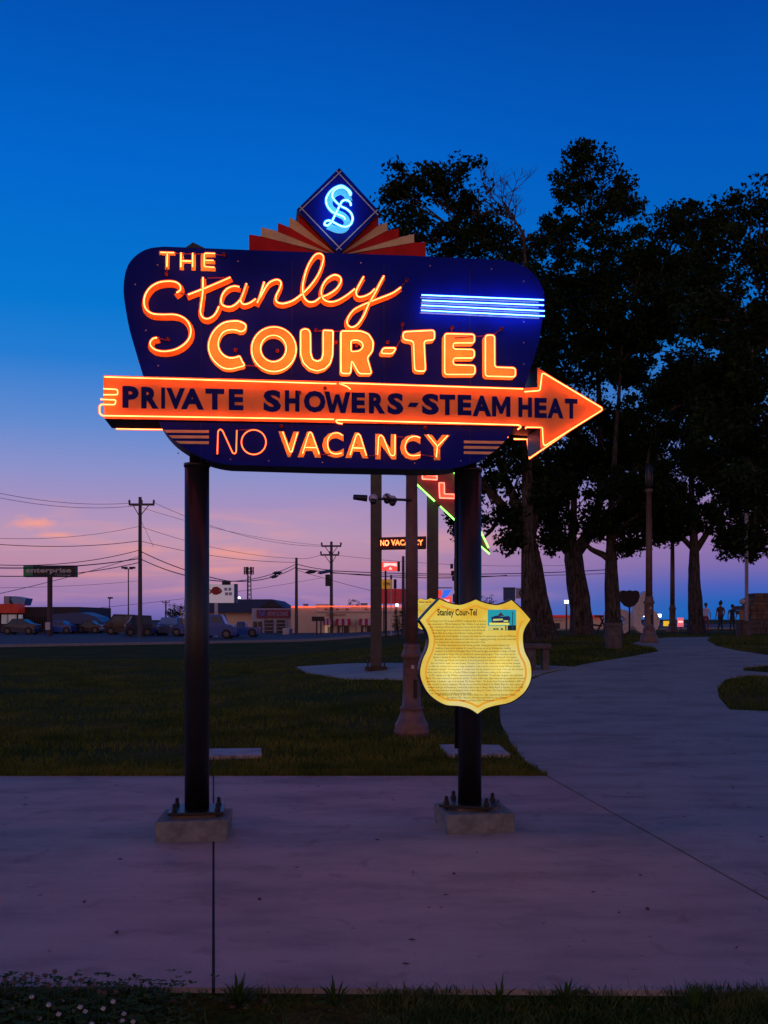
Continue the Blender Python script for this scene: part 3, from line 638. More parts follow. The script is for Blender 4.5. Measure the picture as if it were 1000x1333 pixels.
for ch, *bx in [('P', 159.4, 502.6, 180.6, 531), ('R', 184, 503.6, 206.8, 532), ('I', 210, 504.4, 215, 532), ('V', 216.5, 505, 241, 532.6), ('A', 235.6, 505.6, 265.6, 533), ('T', 267.6, 506, 292, 533.4), ('E', 298, 506.4, 317, 534),
                ('S', 343, 507.6, 366, 536.4), ('H', 371, 508, 390, 535.6), ('O', 395.6, 508.6, 424, 537), ('W', 422.4, 510, 456.4, 537.6), ('E', 457.8, 511, 475.4, 537.6), ('R', 480.4, 511.4, 501.8, 538.4), ('S', 504.4, 511.6, 525.4, 539.6),
                ('S', 549.4, 512.4, 571.6, 540), ('T', 572.4, 513.6, 592.6, 540.4), ('E', 596, 514, 613.8, 540.6), ('A', 615.2, 515, 639.8, 542), ('M', 640.6, 516, 664.6, 542.4), ('H', 675, 517.4, 692.6, 543), ('E', 696, 518, 712, 544), ('A', 712.6, 518.4, 734, 544.6), ('T', 735.6, 519, 752, 545)]:
    CP = {'M': [(0, 1), (0, 0), (.25, 0), (.5, .5), (.75, 0), (1, 0), (1, 1), (.77, 1), (.77, .42), (.57, .86), (.43, .86), (.23, .42), (.23, 1)],
          'W': [(0, 0), (.19, 0), (.31, .62), (.43, .12), (.57, .12), (.69, .62), (.81, 0), (1, 0), (.80, 1), (.62, 1), (.5, .5), (.38, 1), (.20, 1)]}
    if ch in CP: sheet('painted_letter', [(bx[0] + a * (bx[2] - bx[0]), bx[1] + b_ * (bx[3] - bx[1]) + .025 * (a - .5) * (bx[2] - bx[0])) for a, b_ in CP[ch]], F, AO + .002, NAVYINK, root); continue
    letters('painted_letter', ch, bx, F, AO + .002, NAVYINK, root, {'I': .03, 'M': .02, 'W': .03}.get(ch, .05), .025)
sheet('painted_hyphen', [(534, 524), (545.4, 524.4), (541.6, 530), (530.6, 529.6)], F, AO + .002, NAVYINK, root)
# NO VACANCY
for s, cl_ in [([(283, 591), (284, 561), (287, 558.4), (290, 561), (303, 589.5), (305.6, 590.8), (307.6, 588.5), (308.4, 560)], False), (ell(330.4, 575.6, 16, 16), True)]:
    tubeF(round_pts(s, 2, False) if not cl_ else s, .05, TR * .62, REDDIM, root, cl_)['sub'] = 1
for ch, bx, st in [('V', (362.4, 561.6, 390, 595), [[(368, 562), (377.6, 588), (380, 588.4), (387.4, 563)]]),
                   ('A', (387.4, 562, 418, 595.6), [[(394, 590.4), (402, 564), (404, 562.4), (406.2, 564.6), (415.6, 591)], [(397, 582.4), (412.4, 582.8)]]),
                   ('C', (419.6, 562.4, 447.6, 596), [[(446, 567), (440, 563.6), (432, 565), (427, 572), (427, 582), (431, 589), (438, 591), (445, 589.6)]]),
                   ('A', (449.6, 563, 479.6, 596.4), [[(456, 592), (464, 566), (466.4, 564.4), (469, 567), (477, 593)], [(459, 583), (474, 583.4)]]),
                   ('N', (488.6, 565, 516, 598), [[(491.6, 592), (493, 569), (495.6, 566), (499, 569), (508.4, 592.4), (512.4, 593.6), (514.2, 591), (514.4, 566)]]),
                   ('C', (521, 566, 547.6, 599), [[(547, 570), (540, 568), (532, 571), (527.6, 580), (529, 588), (535, 593), (547, 592.4)]]),
                   ('Y', (552, 566, 586, 599), [[(557, 566), (569.6, 581), (568, 595)], [(569.6, 581), (583, 567)]])]:
    L_ = letters('letter', ch, bx, F, .004, PALEO, root, .05, .02)
    for s in st: tubeF(smooth_pts(s, n=4) if ch == 'C' else round_pts(s, 1.5, False), .05, TR * .8, RED, L_)
for q in [[(213.5, 559.6), (272, 560), (272, 563.6), (216.5, 563.2)], [(219.8, 566.6), (272, 567), (272, 570.8), (224, 570.4)], [(228, 574), (272, 574.4), (272, 578.2), (233.8, 577.6)],
          [(604, 573.4), (657, 574.4), (654, 577.8), (604, 577)], [(604, 580.4), (650.6, 581.2), (647, 584.6), (604, 584)], [(604, 587.4), (643, 588), (637.6, 591.4), (604, 590.8)]]:
    plate('painted_stripe', [q], F, .004, .001, CREAM, root)
# electrode housings and jumper tubes
eh = []
for (px, py) in [(217, 358), (291.6, 332.6), (219, 442.6), (307, 456.6), (361, 458), (411, 431), (437, 447), (464, 450.6), (504.6, 446.6), (523.6, 423), (588, 427.4), (652, 429), (529, 366), (283, 590.6), (366, 555.6), (553, 557.6), (423, 506), (390, 512)]:
    if eh: o = eh[0].copy(); COL.objects.link(o)
    else:
        b = MB(); b.lathe([(.009, 0), (.0125, 0), (.0125, .034), (.009, .034), (.009, .02)], n=12); b.lathe([(.004, .0), (.005, .05), (.001, .056)], n=8)
        o = b.build('electrode_housing', GLASSD, root, True)
    o.parent = root; o.location = F(px, py, 0); o.rotation_euler = (math.pi / 2, 0, 0); eh.append(o)
for s in [[(318, 476), (330, 476), (345, 482)], [(421, 430), (411, 431)], [(433, 431), (444, 431)], [(515, 454), (523, 440), (524, 424)], [(588, 434), (588, 427)], [(640, 437), (652, 429)], [(480, 593.5), (491, 593)], [(547, 592), (568, 595)], [(417, 592), (430, 591)], [(310, 560), (330, 559)], [(525, 569), (514, 568)], [(270, 362), (300, 361)], [(235, 382), (246, 384)], [(527, 368), (522, 374)], [(204, 440), (219, 443)], [(592, 440), (633, 437)], [(229, 330), (262, 330.5)], [(280, 331), (291, 332.6)], [(217.4, 349), (217, 357)]]:
    tube('jumper_tube', [F(p[0], p[1], .03) for p in s], .0042, mat('blacked_out_tube', (.22, .02, .015), .3), root)
# diamond and sunburst
Cx, Cy = 440, 333
rays = [('r', [(Cx, Cy + 2), (324.3, 327), (324.3, 305), (340, 307.6)]), ('c', [(Cx, Cy), (340, 307.6), (340, 295.6), (362, 301)]), ('r', [(Cx, Cy), (362, 301), (362, 290), (377, 296)]), ('c', [(Cx, Cy), (377, 296), (377, 283), (388.5, 289)]), ('r', [(Cx, Cy), (388.5, 289), (388.5, 276.5), (400, 276)]),
        ('r', [(Cx, Cy + 2), (554.4, 336), (554.4, 315.3), (539.3, 315.6)]), ('c', [(Cx, Cy), (539.3, 315.6), (539.3, 304.6), (519.3, 309)]), ('r', [(Cx, Cy), (519.3, 309), (519.3, 297.6), (504.5, 299.8)]), ('c', [(Cx, Cy), (504.5, 299.8), (504.5, 289.6), (492.8, 293)]), ('r', [(Cx, Cy), (492.8, 293), (492.8, 280), (480, 280)])]
for i, (c, q) in enumerate(rays):
    plate('sunburst_ray', [q], F, -.10 + .006 * (i % 5), -.22 + .006 * (i % 5), CREAM if c == 'c' else REDP, root)
dia = [(441.8, 218.4), (386.6, 272.6), (441, 331), (494.6, 276)]
plate('diamond_panel', [dia], F, -.02, -.26, NAVY, root, EDGE)
dp = bpy.data.objects['diamond_panel']
for a, b in [((444.5, 222.5), (390, 274.5)), ((389.5, 268), (444.8, 325.2)), ((437.6, 325.6), (491.8, 272.8)), ((492.4, 280), (438, 222))]:
    A, B = Vector(a), Vector(b); d = (B - A).normalized(); n = Vector((-d.y, d.x)) * .7
    ofs = -.017 + .0015 * random.random() * 2
    sheet('trim_line', [A + n, B + n, B - n, A - n], F, ofs, WHITEP, dp)
so1 = [(456.2, 254.4), (456.8, 250.8), (452, 245.4), (444.8, 241.8), (436.4, 244.2), (429.8, 249.6), (425, 258), (425.6, 266.4), (431.6, 274.8), (440, 279), (447.2, 282), (449.6, 285.6)]
so2 = [(455.6, 253.8), (453.2, 248.4), (447.2, 244.2), (440, 244.8), (434, 249.6), (432.8, 255.6), (436.4, 261.6), (443.6, 268.2), (450.8, 271.8), (456.8, 277.2), (459.2, 284.4), (456.8, 291.6), (450.8, 295.2), (443.6, 294), (436.4, 290.4), (430.4, 287.4), (424.4, 288), (422.6, 292.2), (426.8, 293.4), (431.6, 289.2), (434, 284.4), (437.6, 277.2), (442.4, 267.6), (446, 261.6), (452, 260.4), (456.2, 264), (456.8, 267.6)]
mid = [(455, 254), (452, 247.4), (444, 243.6), (435, 247.6), (429.6, 256), (431.4, 265), (440, 272), (449, 277), (453.6, 285), (449, 293), (440, 294), (430, 290)]
em = ribbon('monogram', [smooth_pts(mid, n=5)], .026, TEALP, root, .06, -.016)
for s in (so1, so2): tubeF(smooth_pts(s, n=5), .05, .0085, CYAN, em)
# the back face carries the same lettering, reading the right way round from behind
xc = F(447, 480, 0)[0]; ROT = Matrix.Translation((2 * xc, 0, 0)) @ Matrix.Rotation(math.pi, 4, 'Z')
ROTD = Matrix.Translation((2 * F(441, 280, 0)[0], .28 - .0, 0)) @ Matrix.Rotation(math.pi, 4, 'Z')
for o in list(root.children):
    nm = o.name.split('.')[0]
    if nm in ('letter', 'script_letter', 'channel_letter', 'painted_letter', 'painted_hyphen', 'painted_bar') or (nm == 'neon_tube' and 'sub' in o): c = copy_tree(o); c.matrix_local = ROT.copy()
    elif nm == 'monogram': c = copy_tree(o); c.matrix_local = Matrix.Translation((0, .28 - .16 * 2 + .04, 0)) @ ROTD
# small peaked bracket on top edge
v = F(253, 321, -.1); hb = MB(); hb.add([(v[0] - .07, -.05, v[2] - .01), (v[0] + .09, -.05, v[2] - .01), (v[0] - .01, -.05, v[2] + .035), (v[0] - .07, .05, v[2] - .01), (v[0] + .09, .05, v[2] - .01), (v[0] - .01, .05, v[2] + .035)], [(0, 1, 2), (3, 5, 4), (0, 2, 5, 3), (1, 4, 5, 2), (0, 3, 4, 1)])
hb.build('lifting_bracket', EDGE, root)
# posts
def Lx(px, py, yl):
    dx, dz = (px - 500) / FP, (HZ - py) / FP; d = to_local((dx, 1.0)); t = (yl - CL[1]) / d[1]; return CL[0] + d[0] * t, EYE + dz * t
for px, ytop, rot in [(256.5, 606, 0), (611.5, 612, math.radians(-24))]:
    x, zt = Lx(px, ytop, 0)
    b = MB(); b.cyl((x, 0, .185), (x, 0, zt + .0), .0905, n=32)
    b.cyl((x, 0, zt - .012), (x, 0, zt + .012), .097, n=32); b.cyl((x, 0, zt), (x, 0, zt + .35), .055, n=20)
    if px > 500: b.cyl((x - .10, .03, .6), (x - .10, .03, zt + .2), .014, n=8)
    po = b.build('post', BLACKM, root, False); po.data.polygons.foreach_set('use_smooth', [len(p.vertices) == 4 for p in po.data.polygons])
    pb = MB(); pb.box(x - .2, x + .2, -.17, .17, .168, .19, rot, (x, 0)); bp_ = bevelled(pb.build('base_plate', BLACKM, po), .004)
    for k, (ax, ay) in enumerate([(-.155, -.12), (.155, -.12), (-.155, .12), (.155, .12)]):
        c, s_ = math.cos(rot), math.sin(rot); bx_, by_ = x + ax * c - ay * s_, ax * s_ + ay * c
        q = MB(); q.cyl((bx_, by_, .14), (bx_, by_, .238), .011, n=10); q.cyl((bx_, by_, .19), (bx_, by_, .21), .021, n=6); q.cyl((bx_, by_, .215), (bx_, by_, .226), .016, n=8)
        q.sphere((bx_, by_, .236), .015, 8, 5, (1, 1, 1)); q.build('anchor_bolt', BLACKM, po)
foot = []
for px, yb, rot, lb in [(254, 1096, math.radians(5), 'weathered concrete footing under the left black sign post'), (616, 1091, math.radians(8), 'weathered concrete footing under the right black sign post, set askew')]:
    x, _ = Lx(px, 1060, 0); wx = R0.x + x * ca; wy = R0.y + x * sa
    b = MB(); b.box(-.258, .258, -.25, .25, -.02, .14); o = b.build('concrete_footing', CONC)
    for v_ in o.data.vertices: v_.co.x += random.uniform(-.012, .012); v_.co.y += random.uniform(-.012, .012); v_.co.z += random.uniform(-.004, .008) if v_.co.z > 0 else 0
    bevelled(o, .014, 3); o.location = (wx, wy, .002); o.rotation_euler = (0, 0, rot); tag(o, lb, 'footing', 'footings of the big neon sign')
    gr = MB(); gr.box(wx - .16, wx + .16, wy - .13, wy + .13, .13, .168, rot + TH); tag(gr.build('grout_bed', mat('grout', (.16, .12, .10), .9, bump=.6), None), 'crumbling grout bed under the base plate of the %s post' % ('left' if px < 500 else 'right'), 'grout')

# ------------------------------------------------------------------ shield information sign
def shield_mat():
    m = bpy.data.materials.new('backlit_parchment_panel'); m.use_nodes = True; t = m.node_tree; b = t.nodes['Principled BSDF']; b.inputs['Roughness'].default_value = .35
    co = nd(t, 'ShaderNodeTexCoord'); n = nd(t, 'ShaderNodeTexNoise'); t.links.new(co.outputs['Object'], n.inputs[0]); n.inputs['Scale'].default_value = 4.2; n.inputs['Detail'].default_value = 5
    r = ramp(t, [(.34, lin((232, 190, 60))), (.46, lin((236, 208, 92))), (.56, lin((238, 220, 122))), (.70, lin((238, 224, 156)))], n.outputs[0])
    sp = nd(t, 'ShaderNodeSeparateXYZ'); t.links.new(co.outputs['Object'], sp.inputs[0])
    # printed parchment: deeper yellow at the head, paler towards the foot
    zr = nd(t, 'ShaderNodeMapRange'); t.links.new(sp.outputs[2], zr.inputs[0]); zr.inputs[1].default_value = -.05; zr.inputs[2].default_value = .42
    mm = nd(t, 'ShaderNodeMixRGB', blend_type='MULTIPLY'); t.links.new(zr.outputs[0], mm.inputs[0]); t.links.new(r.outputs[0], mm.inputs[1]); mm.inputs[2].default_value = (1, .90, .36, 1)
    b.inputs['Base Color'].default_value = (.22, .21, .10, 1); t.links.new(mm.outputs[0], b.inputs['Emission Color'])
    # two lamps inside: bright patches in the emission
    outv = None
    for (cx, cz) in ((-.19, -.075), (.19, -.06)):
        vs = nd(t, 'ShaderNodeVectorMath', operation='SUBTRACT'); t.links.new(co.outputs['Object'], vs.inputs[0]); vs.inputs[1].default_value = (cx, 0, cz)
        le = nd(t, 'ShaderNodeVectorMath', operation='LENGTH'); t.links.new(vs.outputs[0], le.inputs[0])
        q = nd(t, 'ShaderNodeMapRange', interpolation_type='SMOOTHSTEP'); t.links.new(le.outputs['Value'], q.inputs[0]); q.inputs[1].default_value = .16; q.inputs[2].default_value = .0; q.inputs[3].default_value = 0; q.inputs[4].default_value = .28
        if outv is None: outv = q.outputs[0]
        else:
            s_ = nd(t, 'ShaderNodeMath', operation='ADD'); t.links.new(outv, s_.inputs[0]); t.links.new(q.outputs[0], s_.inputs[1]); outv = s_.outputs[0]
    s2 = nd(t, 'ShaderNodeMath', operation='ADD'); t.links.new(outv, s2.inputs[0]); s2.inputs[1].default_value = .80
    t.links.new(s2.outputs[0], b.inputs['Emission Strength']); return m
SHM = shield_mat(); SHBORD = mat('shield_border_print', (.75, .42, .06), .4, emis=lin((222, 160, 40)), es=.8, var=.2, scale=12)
INK = mat('black_print', (.02, .014, .006), .5, var=.1)
RIM = mat('dark_blue_rim', (.01, .018, .05), .4)
sh = [(572.3, 780), (583, 784.5), (597, 787.5), (608, 785), (619.5, 780.4), (630, 784.6), (645, 787.6), (656, 785.6), (665.9, 781), (679, 793), (690.7, 806.5), (683.4, 818), (680.8, 830), (683, 847.4), (690, 862), (692, 877), (689.4, 890), (681, 903), (665, 914), (645, 918.5), (632, 922.5), (621.8, 929.3), (611, 922.5), (597, 919), (580.4, 917.6), (564.2, 908.6), (553.4, 896), (547, 878), (549.8, 860), (556, 846), (558.4, 833), (555, 820), (546.6, 807.4), (559, 793.5)]
SX, SY = 619.4, 857.0
SHY = 7.42; SHTH = math.radians(9)
shroot = empty('shield_sign', ((SX - 500) / FP * SHY, SHY, EYE + (HZ - SY) / FP * SHY), SHTH, 'yellow backlit shield shaped panel with small print and a picture, on the right post', 'sign')
def M_(root_loc, th, scale=1.0):
    c_, s_ = math.cos(th), math.sin(th); rl_ = Vector(root_loc)
    def f(px, py, off=0.):
        dx, dz = (px - 500) / FP, (HZ - py) / FP
        C_ = (-rl_.x, -rl_.y); cl_ = (C_[0] * c_ + C_[1] * s_, -C_[0] * s_ + C_[1] * c_); d = (dx * c_ + s_, -dx * s_ + c_)
        t = (-off - cl_[1]) / d[1]; return (cl_[0] + d[0] * t, -off, EYE + dz * t - rl_.z)
    return f
FS = M_(shroot.location, SHTH)
def shield_smooth(pts, corners):
    out = []; k = len(pts); idx = sorted(corners)
    for a, b in zip(idx, idx[1:] + [idx[0] + k]):
        seg = [pts[i % k] for i in range(a, b + 1)]; out += smooth_pts(seg, n=3)[:-1]
    return out
shs = shield_smooth(sh, [0, 4, 8, 10, 21, 32])
plate('panel_body', [offset2(shs, 1.3)], FS, -.002, -.085, RIM, shroot)
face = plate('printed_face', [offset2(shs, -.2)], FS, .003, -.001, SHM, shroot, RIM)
inn = offset2(shs, -6); inn2 = offset2(shs, -8.6)
plate('printed_border', [inn, inn2], FS, .0045, .004, SHBORD, face)
letters('title', 'Stanley Cour-Tel', (569.4, 792.6, 620.8, 804), FS, .005, INK, face, .024)
txt = """The Stanley Cour-Tel, located at 8470 N. Lindbergh Blvd. in St. Louis,|558,805.6
was constructed in 1950 by Stanley and Olga Williams. It was situated|557,805.6
next to the Airport Motel, which was later joined as the Air-Way Motel.|559.4,805.6
The restored sign is also to be the centrepiece of the Route 66|561.6,805.6
Motel Park. According to Anna Bentsch, Stanley and Olga's|563.5,805.6
daughter, one of the highlights of staying at the motel was the opportunity to meet the Williamses|565,672
themselves. Business increased the motel had a very engaging personality. He would create little|566,672
art compositions with matches and make them fall in funds.|567,632
The family owned pets ran on the Stanley grounds, visiting guests, local residents, and|569.5,663
traditions of past to the locations. It is helped the survey set on for all properties including|566.6,665
customers from McDonnell Douglas. When McDonnell Douglas was selected to design and build|565.6,671
the spacecraft for Project Mercury, the first U.S. manned space program. Those astronauts met the|565,671
Stanley to develop the 'Cour-Tel' where the fabulous astronauts stayed while training for the mission.|564,673
The Stanley sign Tel was well known for its beautiful grounds and the pastel and block of the 22 rooms.|565.6,676
Each unit had hot water, heat and showers. The name 'Cour-Tel' was unique to the motel and was intended|561,677
to reflect the individual front rooms as large windowed as it was it was the named that Stanley Williams described.|558,678
He wanted to standard. The competition of a motel room with the convenience of a hotel. In line with this, the hotel|557,681
did not own have a Beach Co, so Stanley Williams thought it would merely looking to the customers.|556,665
In 1972, Stanley and Olga Williams retired and moved to Brownsville, TX with their daughter who sold motel.|558.6,681
Motel. The motel continued to operate for another 17 years, unlike other older motel and was passed and converted|555,683
apartments. It displayed a sign on its marquee. 'No Vacancy Notice.' The Stanley Cour-Tel was demolished in 2003 to|555.6,681
make room for an airport expansion. The sign was purchased by Friends of the Mother Road, Inc. with a generous|556,681
donation from Jim and Rosemarie. It eventually made its way to Henry's Rabbit Ranch in Staunton, IL in the 2005|557,681
where it was taken care of and displayed thanks to Rich Henry for 17 years. The Friends of the Mother Road,|558.6,677
Inc. have donated it to the Route 66 Neon Park.|562,614
Sign donated by Friends of the Mother Road, Inc.  Sign restored by Brandon Ward,|569.6,671
Springfield, MO.  Historic information provided by the Williams|582,660
Images courtesy of Jim Vanderhorn|599,643""".split('\n')
tv, tf = [], []
ys = [808.7 + 3.92 * i for i in range(25)] + [904.6, 908.3, 911.8]
for i, ln in enumerate(txt):
    s_, xr = ln.rsplit('|', 1); x0, x1 = map(float, xr.split(','))
    if i < 5: x1 = [633.8, 633, 632.8, 631.6, 628][i]
    v_, f_ = glyphs(s_, 0.0); mn, mxx = v_.min(0), v_.max(0); k = len(tv); sx = (x1 - x0) / (mxx[0] - mn[0])
    tv += [FS(x0 + (a - mn[0]) * sx, ys[i] + .9 - b * 3.6, .005) for a, b in v_]; tf += [tuple(j + k for j in f) for f in f_]
link('small_print', tv, tf, INK, face)
pf = lambda c, e=.75: mat('picture_print_%d_%d_%d' % c, tuple(x for x in lin(c)), .4, emis=lin(c), es=e, var=.15, scale=40)
picx, picy = (635, 672), (793.6, 821.2)
def pr(name, q, c, off): return sheet(name, [(picx[0] + a * (picx[1] - picx[0]), picy[0] + b * (picy[1] - picy[0])) for a, b in q], FS, off, pf(c), face)
R_ = lambda a, b, c, d: [(a, b), (c, b), (c, d), (a, d)]
pr('picture_sky', R_(0, 0, 1, .8), (20, 160, 175), .0055); pr('picture_ground', R_(0, .8, 1, 1), (190, 190, 90), .0055)
pr('picture_wall', R_(0, .76, .62, .97), (205, 205, 110), .006); pr('picture_trees', R_(.62, .74, 1, .98), (20, 30, 30), .006)
pr('picture_sign', [(.12, .36), (.3, .28), (.5, .33), (.75, .3), (.8, .4), (.76, .62), (.16, .62)], (20, 30, 80), .0065)
pr('picture_arrow', [(.06, .62), (.74, .62), (.76, .72), (.06, .72)], (245, 235, 100), .007); pr('picture_crest', [(.34, .3), (.46, .12), (.58, .3)], (60, 40, 60), .007)
pr('picture_letters', [(.18, .44), (.52, .42), (.54, .5), (.2, .54)], (190, 210, 120), .007); pr('picture_letters', [(.56, .5), (.72, .5), (.72, .58), (.56, .58)], (200, 220, 120), .007)
pr('picture_pole', R_(.86, .1, .89, .95), (15, 70, 90), .007); pr('picture_pole', R_(.66, .72, .7, .98), (200, 200, 120), .0075)
for a in (.2, .3, .46): pr('picture_window', R_(a, .88, a + .08, .95), (30, 30, 30), .007)
# brackets to the post
b = MB()
for z in (.12, -.22): b.box(-.06, .06, .085, .125, z, z + .05)
b.build('bracket', BLACKM, shroot)

# ------------------------------------------------------------------ street lamps
LAMPM = mat('brown_lamp_metal', (.16, .10, .085), .5, .2, var=.25, bump=.15)
def lamp(px, Y, base_r, shaft_r, Hh, label, full=True):
    x, y, z = Gx(px, Y); r = empty('lamp_post', (x, y, z), 0, label, 'lamp post', 'lamp posts along the path'); s_ = base_r / .23
    b = MB(); b.lathe([(.25 * s_, -.05), (.25 * s_, .05), (.235 * s_, .10), (.24 * s_, .13), (.20 * s_, .19), (.165 * s_, .28), (.16 * s_, .33), (.17 * s_, .345), (.165 * s_, .36), (.135 * s_, .37), (.125 * s_, .55), (.12 * s_, .98), (.13 * s_, 1.0), (.155 * s_, 1.04), (.13 * s_, 1.08), (.11 * s_, 1.15), (.12 * s_, 1.17), (.095 * s_, 1.2)], n=24)
    b.build('base', LAMPM, r, True)
    b = MB(); b.lathe([(shaft_r * 1.05, 1.15), (shaft_r, 2.5), (shaft_r * .85, Hh - .6), (shaft_r * 1.2, Hh - .58), (shaft_r * 1.2, Hh - .52), (shaft_r * .8, Hh - .5)], n=12); b.build('shaft', LAMPM, r, True)
    q_ = 1 if px < 800 else .5; b = MB(); b.lathe([(.08 * q_, Hh - .5), (.17 * q_, Hh - .42), (.2 * q_, Hh - .2), (.17 * q_, Hh + .05), (.05 * q_, Hh + .14)], n=14); b.build('lantern', mat('unlit_lamp_glass', (.02, .02, .02), .4), r, True)
    if full:
        b = MB(); b.box(.02, .07, -.128 * s_, -.118 * s_, .48, .73); b.build('hand_hole_cover', mat('hatch_black', (.01, .01, .01), .6), r)
        b = MB(); b.box(-.01 * s_, .03, -.128 * s_, -.122 * s_, .87, .92); b.build('tag_plate', mat('white_tag', (.5, .5, .55), .5), r)
    return r
LP = lamp(536, 13.2, .215, .082, 4.55, 'brown lamp post with flared base on the lawn behind the sign, left of the shield')
lamp(845, 26, .22, .085, 4.5, 'brown lamp post beside the path in front of the white numerals')
lamp(875.5, 44, .25, .1, 4.6, 'farther lamp post at the top of the path, left of the rightmost tree trunk', False)
# cameras on an arm from the near lamp post
CAMW = mat('camera_white', (.5, .5, .55), .4); CAMB = mat('camera_black', (.02, .02, .03), .3)
yc = 13.2
def cam_(px, py, lb, bullet):
    x, y, z = Wp(px, py, yc); o = empty('security_camera', (x, y, z), 0, lb, 'camera', 'security cameras on the arm')
    b = MB()
    if bullet: b.cyl((-.16, 0, 0.02), (.02, -.02, 0), .035, .045, 12); b.build('housing', CAMB, o, True)
    else:
        b.sphere((0, 0, .02), .062, 12, 8); b.build('housing', CAMW, o, True); b = MB(); b.sphere((0, -.035, -.02), .045, 12, 8); b.build('lens_dome', CAMB, o, True)
    return o
arm = MB(); a0 = Wp(536, 652, yc); a1 = Wp(492, 650, yc); arm.cyl((a0[0], yc - .07, a0[2]), (a1[0], yc - .07, a1[2]), .018); arm.cyl((a1[0] + .16, yc - .07, a1[2]), (a1[0] + .1, yc - .07, a1[2] + .06), .012)
tag(arm.build('camera_arm', BLACKM), 'thin dark arm reaching left from the lamp post with cameras on it', 'arm')
cam_(486, 651, 'leftmost security dome camera in front of the flat post', False); cam_(504, 650, 'middle security camera on the arm', False); cam_(511, 653, 'security camera on the arm nearest the lamp post', False)
cam_(476, 649, 'dark bullet camera at the left tip of the arm', True)

# ------------------------------------------------------------------ second motel sign behind
Y2 = 22.0; r2 = empty('neon_sign', Gx(527, Y2), 0, 'farther motel sign with dark red arrow panel outlined in green neon on two flat posts', 'sign')
l2 = Vector(r2.location); F2 = M_(l2, 0)
for (a, b_, top) in [(482.5, 497, 560), (556, 570.5, 560)]:
    p = F2(a, 870, 0); q = F2(b_, top, 0); m = MB(); m.box(p[0], q[0], -.12, .13, -.1, q[2]); po = bevelled(m.build('post', mat('dark_grey_box_post', (.05, .045, .04), .5, var=.3), r2), .01)
    m = MB(); m.box(p[0] - .12, q[0] + .12, -.25, .25, -.05, .03); m.build('base_plate', BLACKM, po)
    for sx_ in (-.06, .06):
        for sy_ in (-.18, .18): m = MB(); xx_ = p[0] + sx_ if sx_ < 0 else q[0] + sx_; m.cyl((xx_, sy_, .03), (xx_, sy_, .14), .018, n=8); m.build('anchor_bolt', BLACKM, po)
tri = [(470, 560), (566, 560), (592, 618), (638.5, 719), (540, 628)]
plate('arrow_panel', [tri], F2, .2, -.1, mat('dark_red_panel', (.26, .03, .05), .45, var=.2), r2, mat('green_return', (.02, .12, .03), .5))
ap = r2.children[-1]
for s in [[(480, 569), (541, 629), (566, 652.5)], [(573, 659), (604, 688)], [(583, 596), (592, 616), (598, 629)], [(625, 690), (636, 713)], [(626, 711), (637.5, 721)]]:
    tube('neon_tube', [F2(p[0], p[1], .26) for p in s], .017, GREEN, ap)
PKL = mat('pink_letter_face', (.8, .35, .25), .5)
for q in [[(550, 600), (567, 601), (567, 605), (554, 604.5), (554, 609), (564, 609.5), (564, 613), (554, 613), (554, 618.5), (569, 619.5), (569, 624.5), (550, 623.5)], [(571.6, 628.5), (578.4, 628.5), (578.6, 643), (591.6, 643.6), (592, 648.8), (572.6, 648.2)]]:
    o = plate('channel_letter', [q], F2, .23, .205, PKL, r2); tube('neon_tube', [F2(p.x, p.y, .27) for p in round_pts(q, .8)], .014, PINK, o, True)
q = [(495, 699.5), (555, 698), (555, 713.5), (495, 714.6)]
plate('vacancy_box', [q], F2, .2, -.15, mat('vacancy_box_brown', (.05, .012, .01), .5), r2, EDGE)
vb = r2.children[-1]
fake = neon('neon_vacancy_gas', (1, .2, .05), 3)
letters('neon_lettering', 'NO', (495.4, 703, 506.4, 710.4), F2, .215, REDDIM, vb, .0); letters('neon_lettering', 'VACANCY', (509, 702.4, 551, 710), F2, .215, fake, vb, .035)
# shield sign of the second sign: a copy of the first, farther away
sc2 = copy_tree(shroot); p = Wp(561, 801.5, Y2 - .3); sc2.location = p; sc2.scale = (.87, 1, .87); tag(sc2, 'farther yellow shield panel peeking out between the lamp post and the near shield', 'sign'); sc2.rotation_euler = (0, 0, 0)

# ------------------------------------------------------------------ trees
def leafcloud(name, centers, radii, n_each, size, m, parent, per=None):
    C_ = np.repeat(centers, n_each, 0); R_a = np.repeat(radii, n_each)
    d = rng.normal(size=C_.shape); d /= np.linalg.norm(d, axis=1)[:, None]; P = C_ + d * (R_a * rng.random(len(R_a)) ** .45)[:, None] * np.array([1.15, 1.15, .8])
    n = len(P); u = rng.normal(size=(n, 3)); u /= np.linalg.norm(u, axis=1)[:, None]; w = rng.normal(size=(n, 3)); w -= (w * u).sum(1)[:, None] * u; w /= np.linalg.norm(w, axis=1)[:, None]
    s = size * rng.uniform(.6, 1.35, n)[:, None]
    V = np.stack([P - u * s, P + w * s * .55, P + u * s, P - w * s * .55], 1).reshape(-1, 3)
    me = bpy.data.meshes.new(name); me.vertices.add(len(V)); me.vertices.foreach_set('co', V.ravel()); me.loops.add(4 * n); me.loops.foreach_set('vertex_index', np.arange(4 * n, dtype=np.int32))
    me.polygons.add(n); me.polygons.foreach_set('loop_start', np.arange(n, dtype=np.int32) * 4); me.polygons.foreach_set('loop_total', np.full(n, 4, np.int32)); me.update(calc_edges=True)
    me.materials.append(m); o = bpy.data.objects.new(name, me); COL.objects.link(o); o.parent = parent; o['kind'] = 'stuff'; return o
LEAF = leafmat('oak_leaf', (.006, .016, .003), (.020, .044, .008), 1.3)
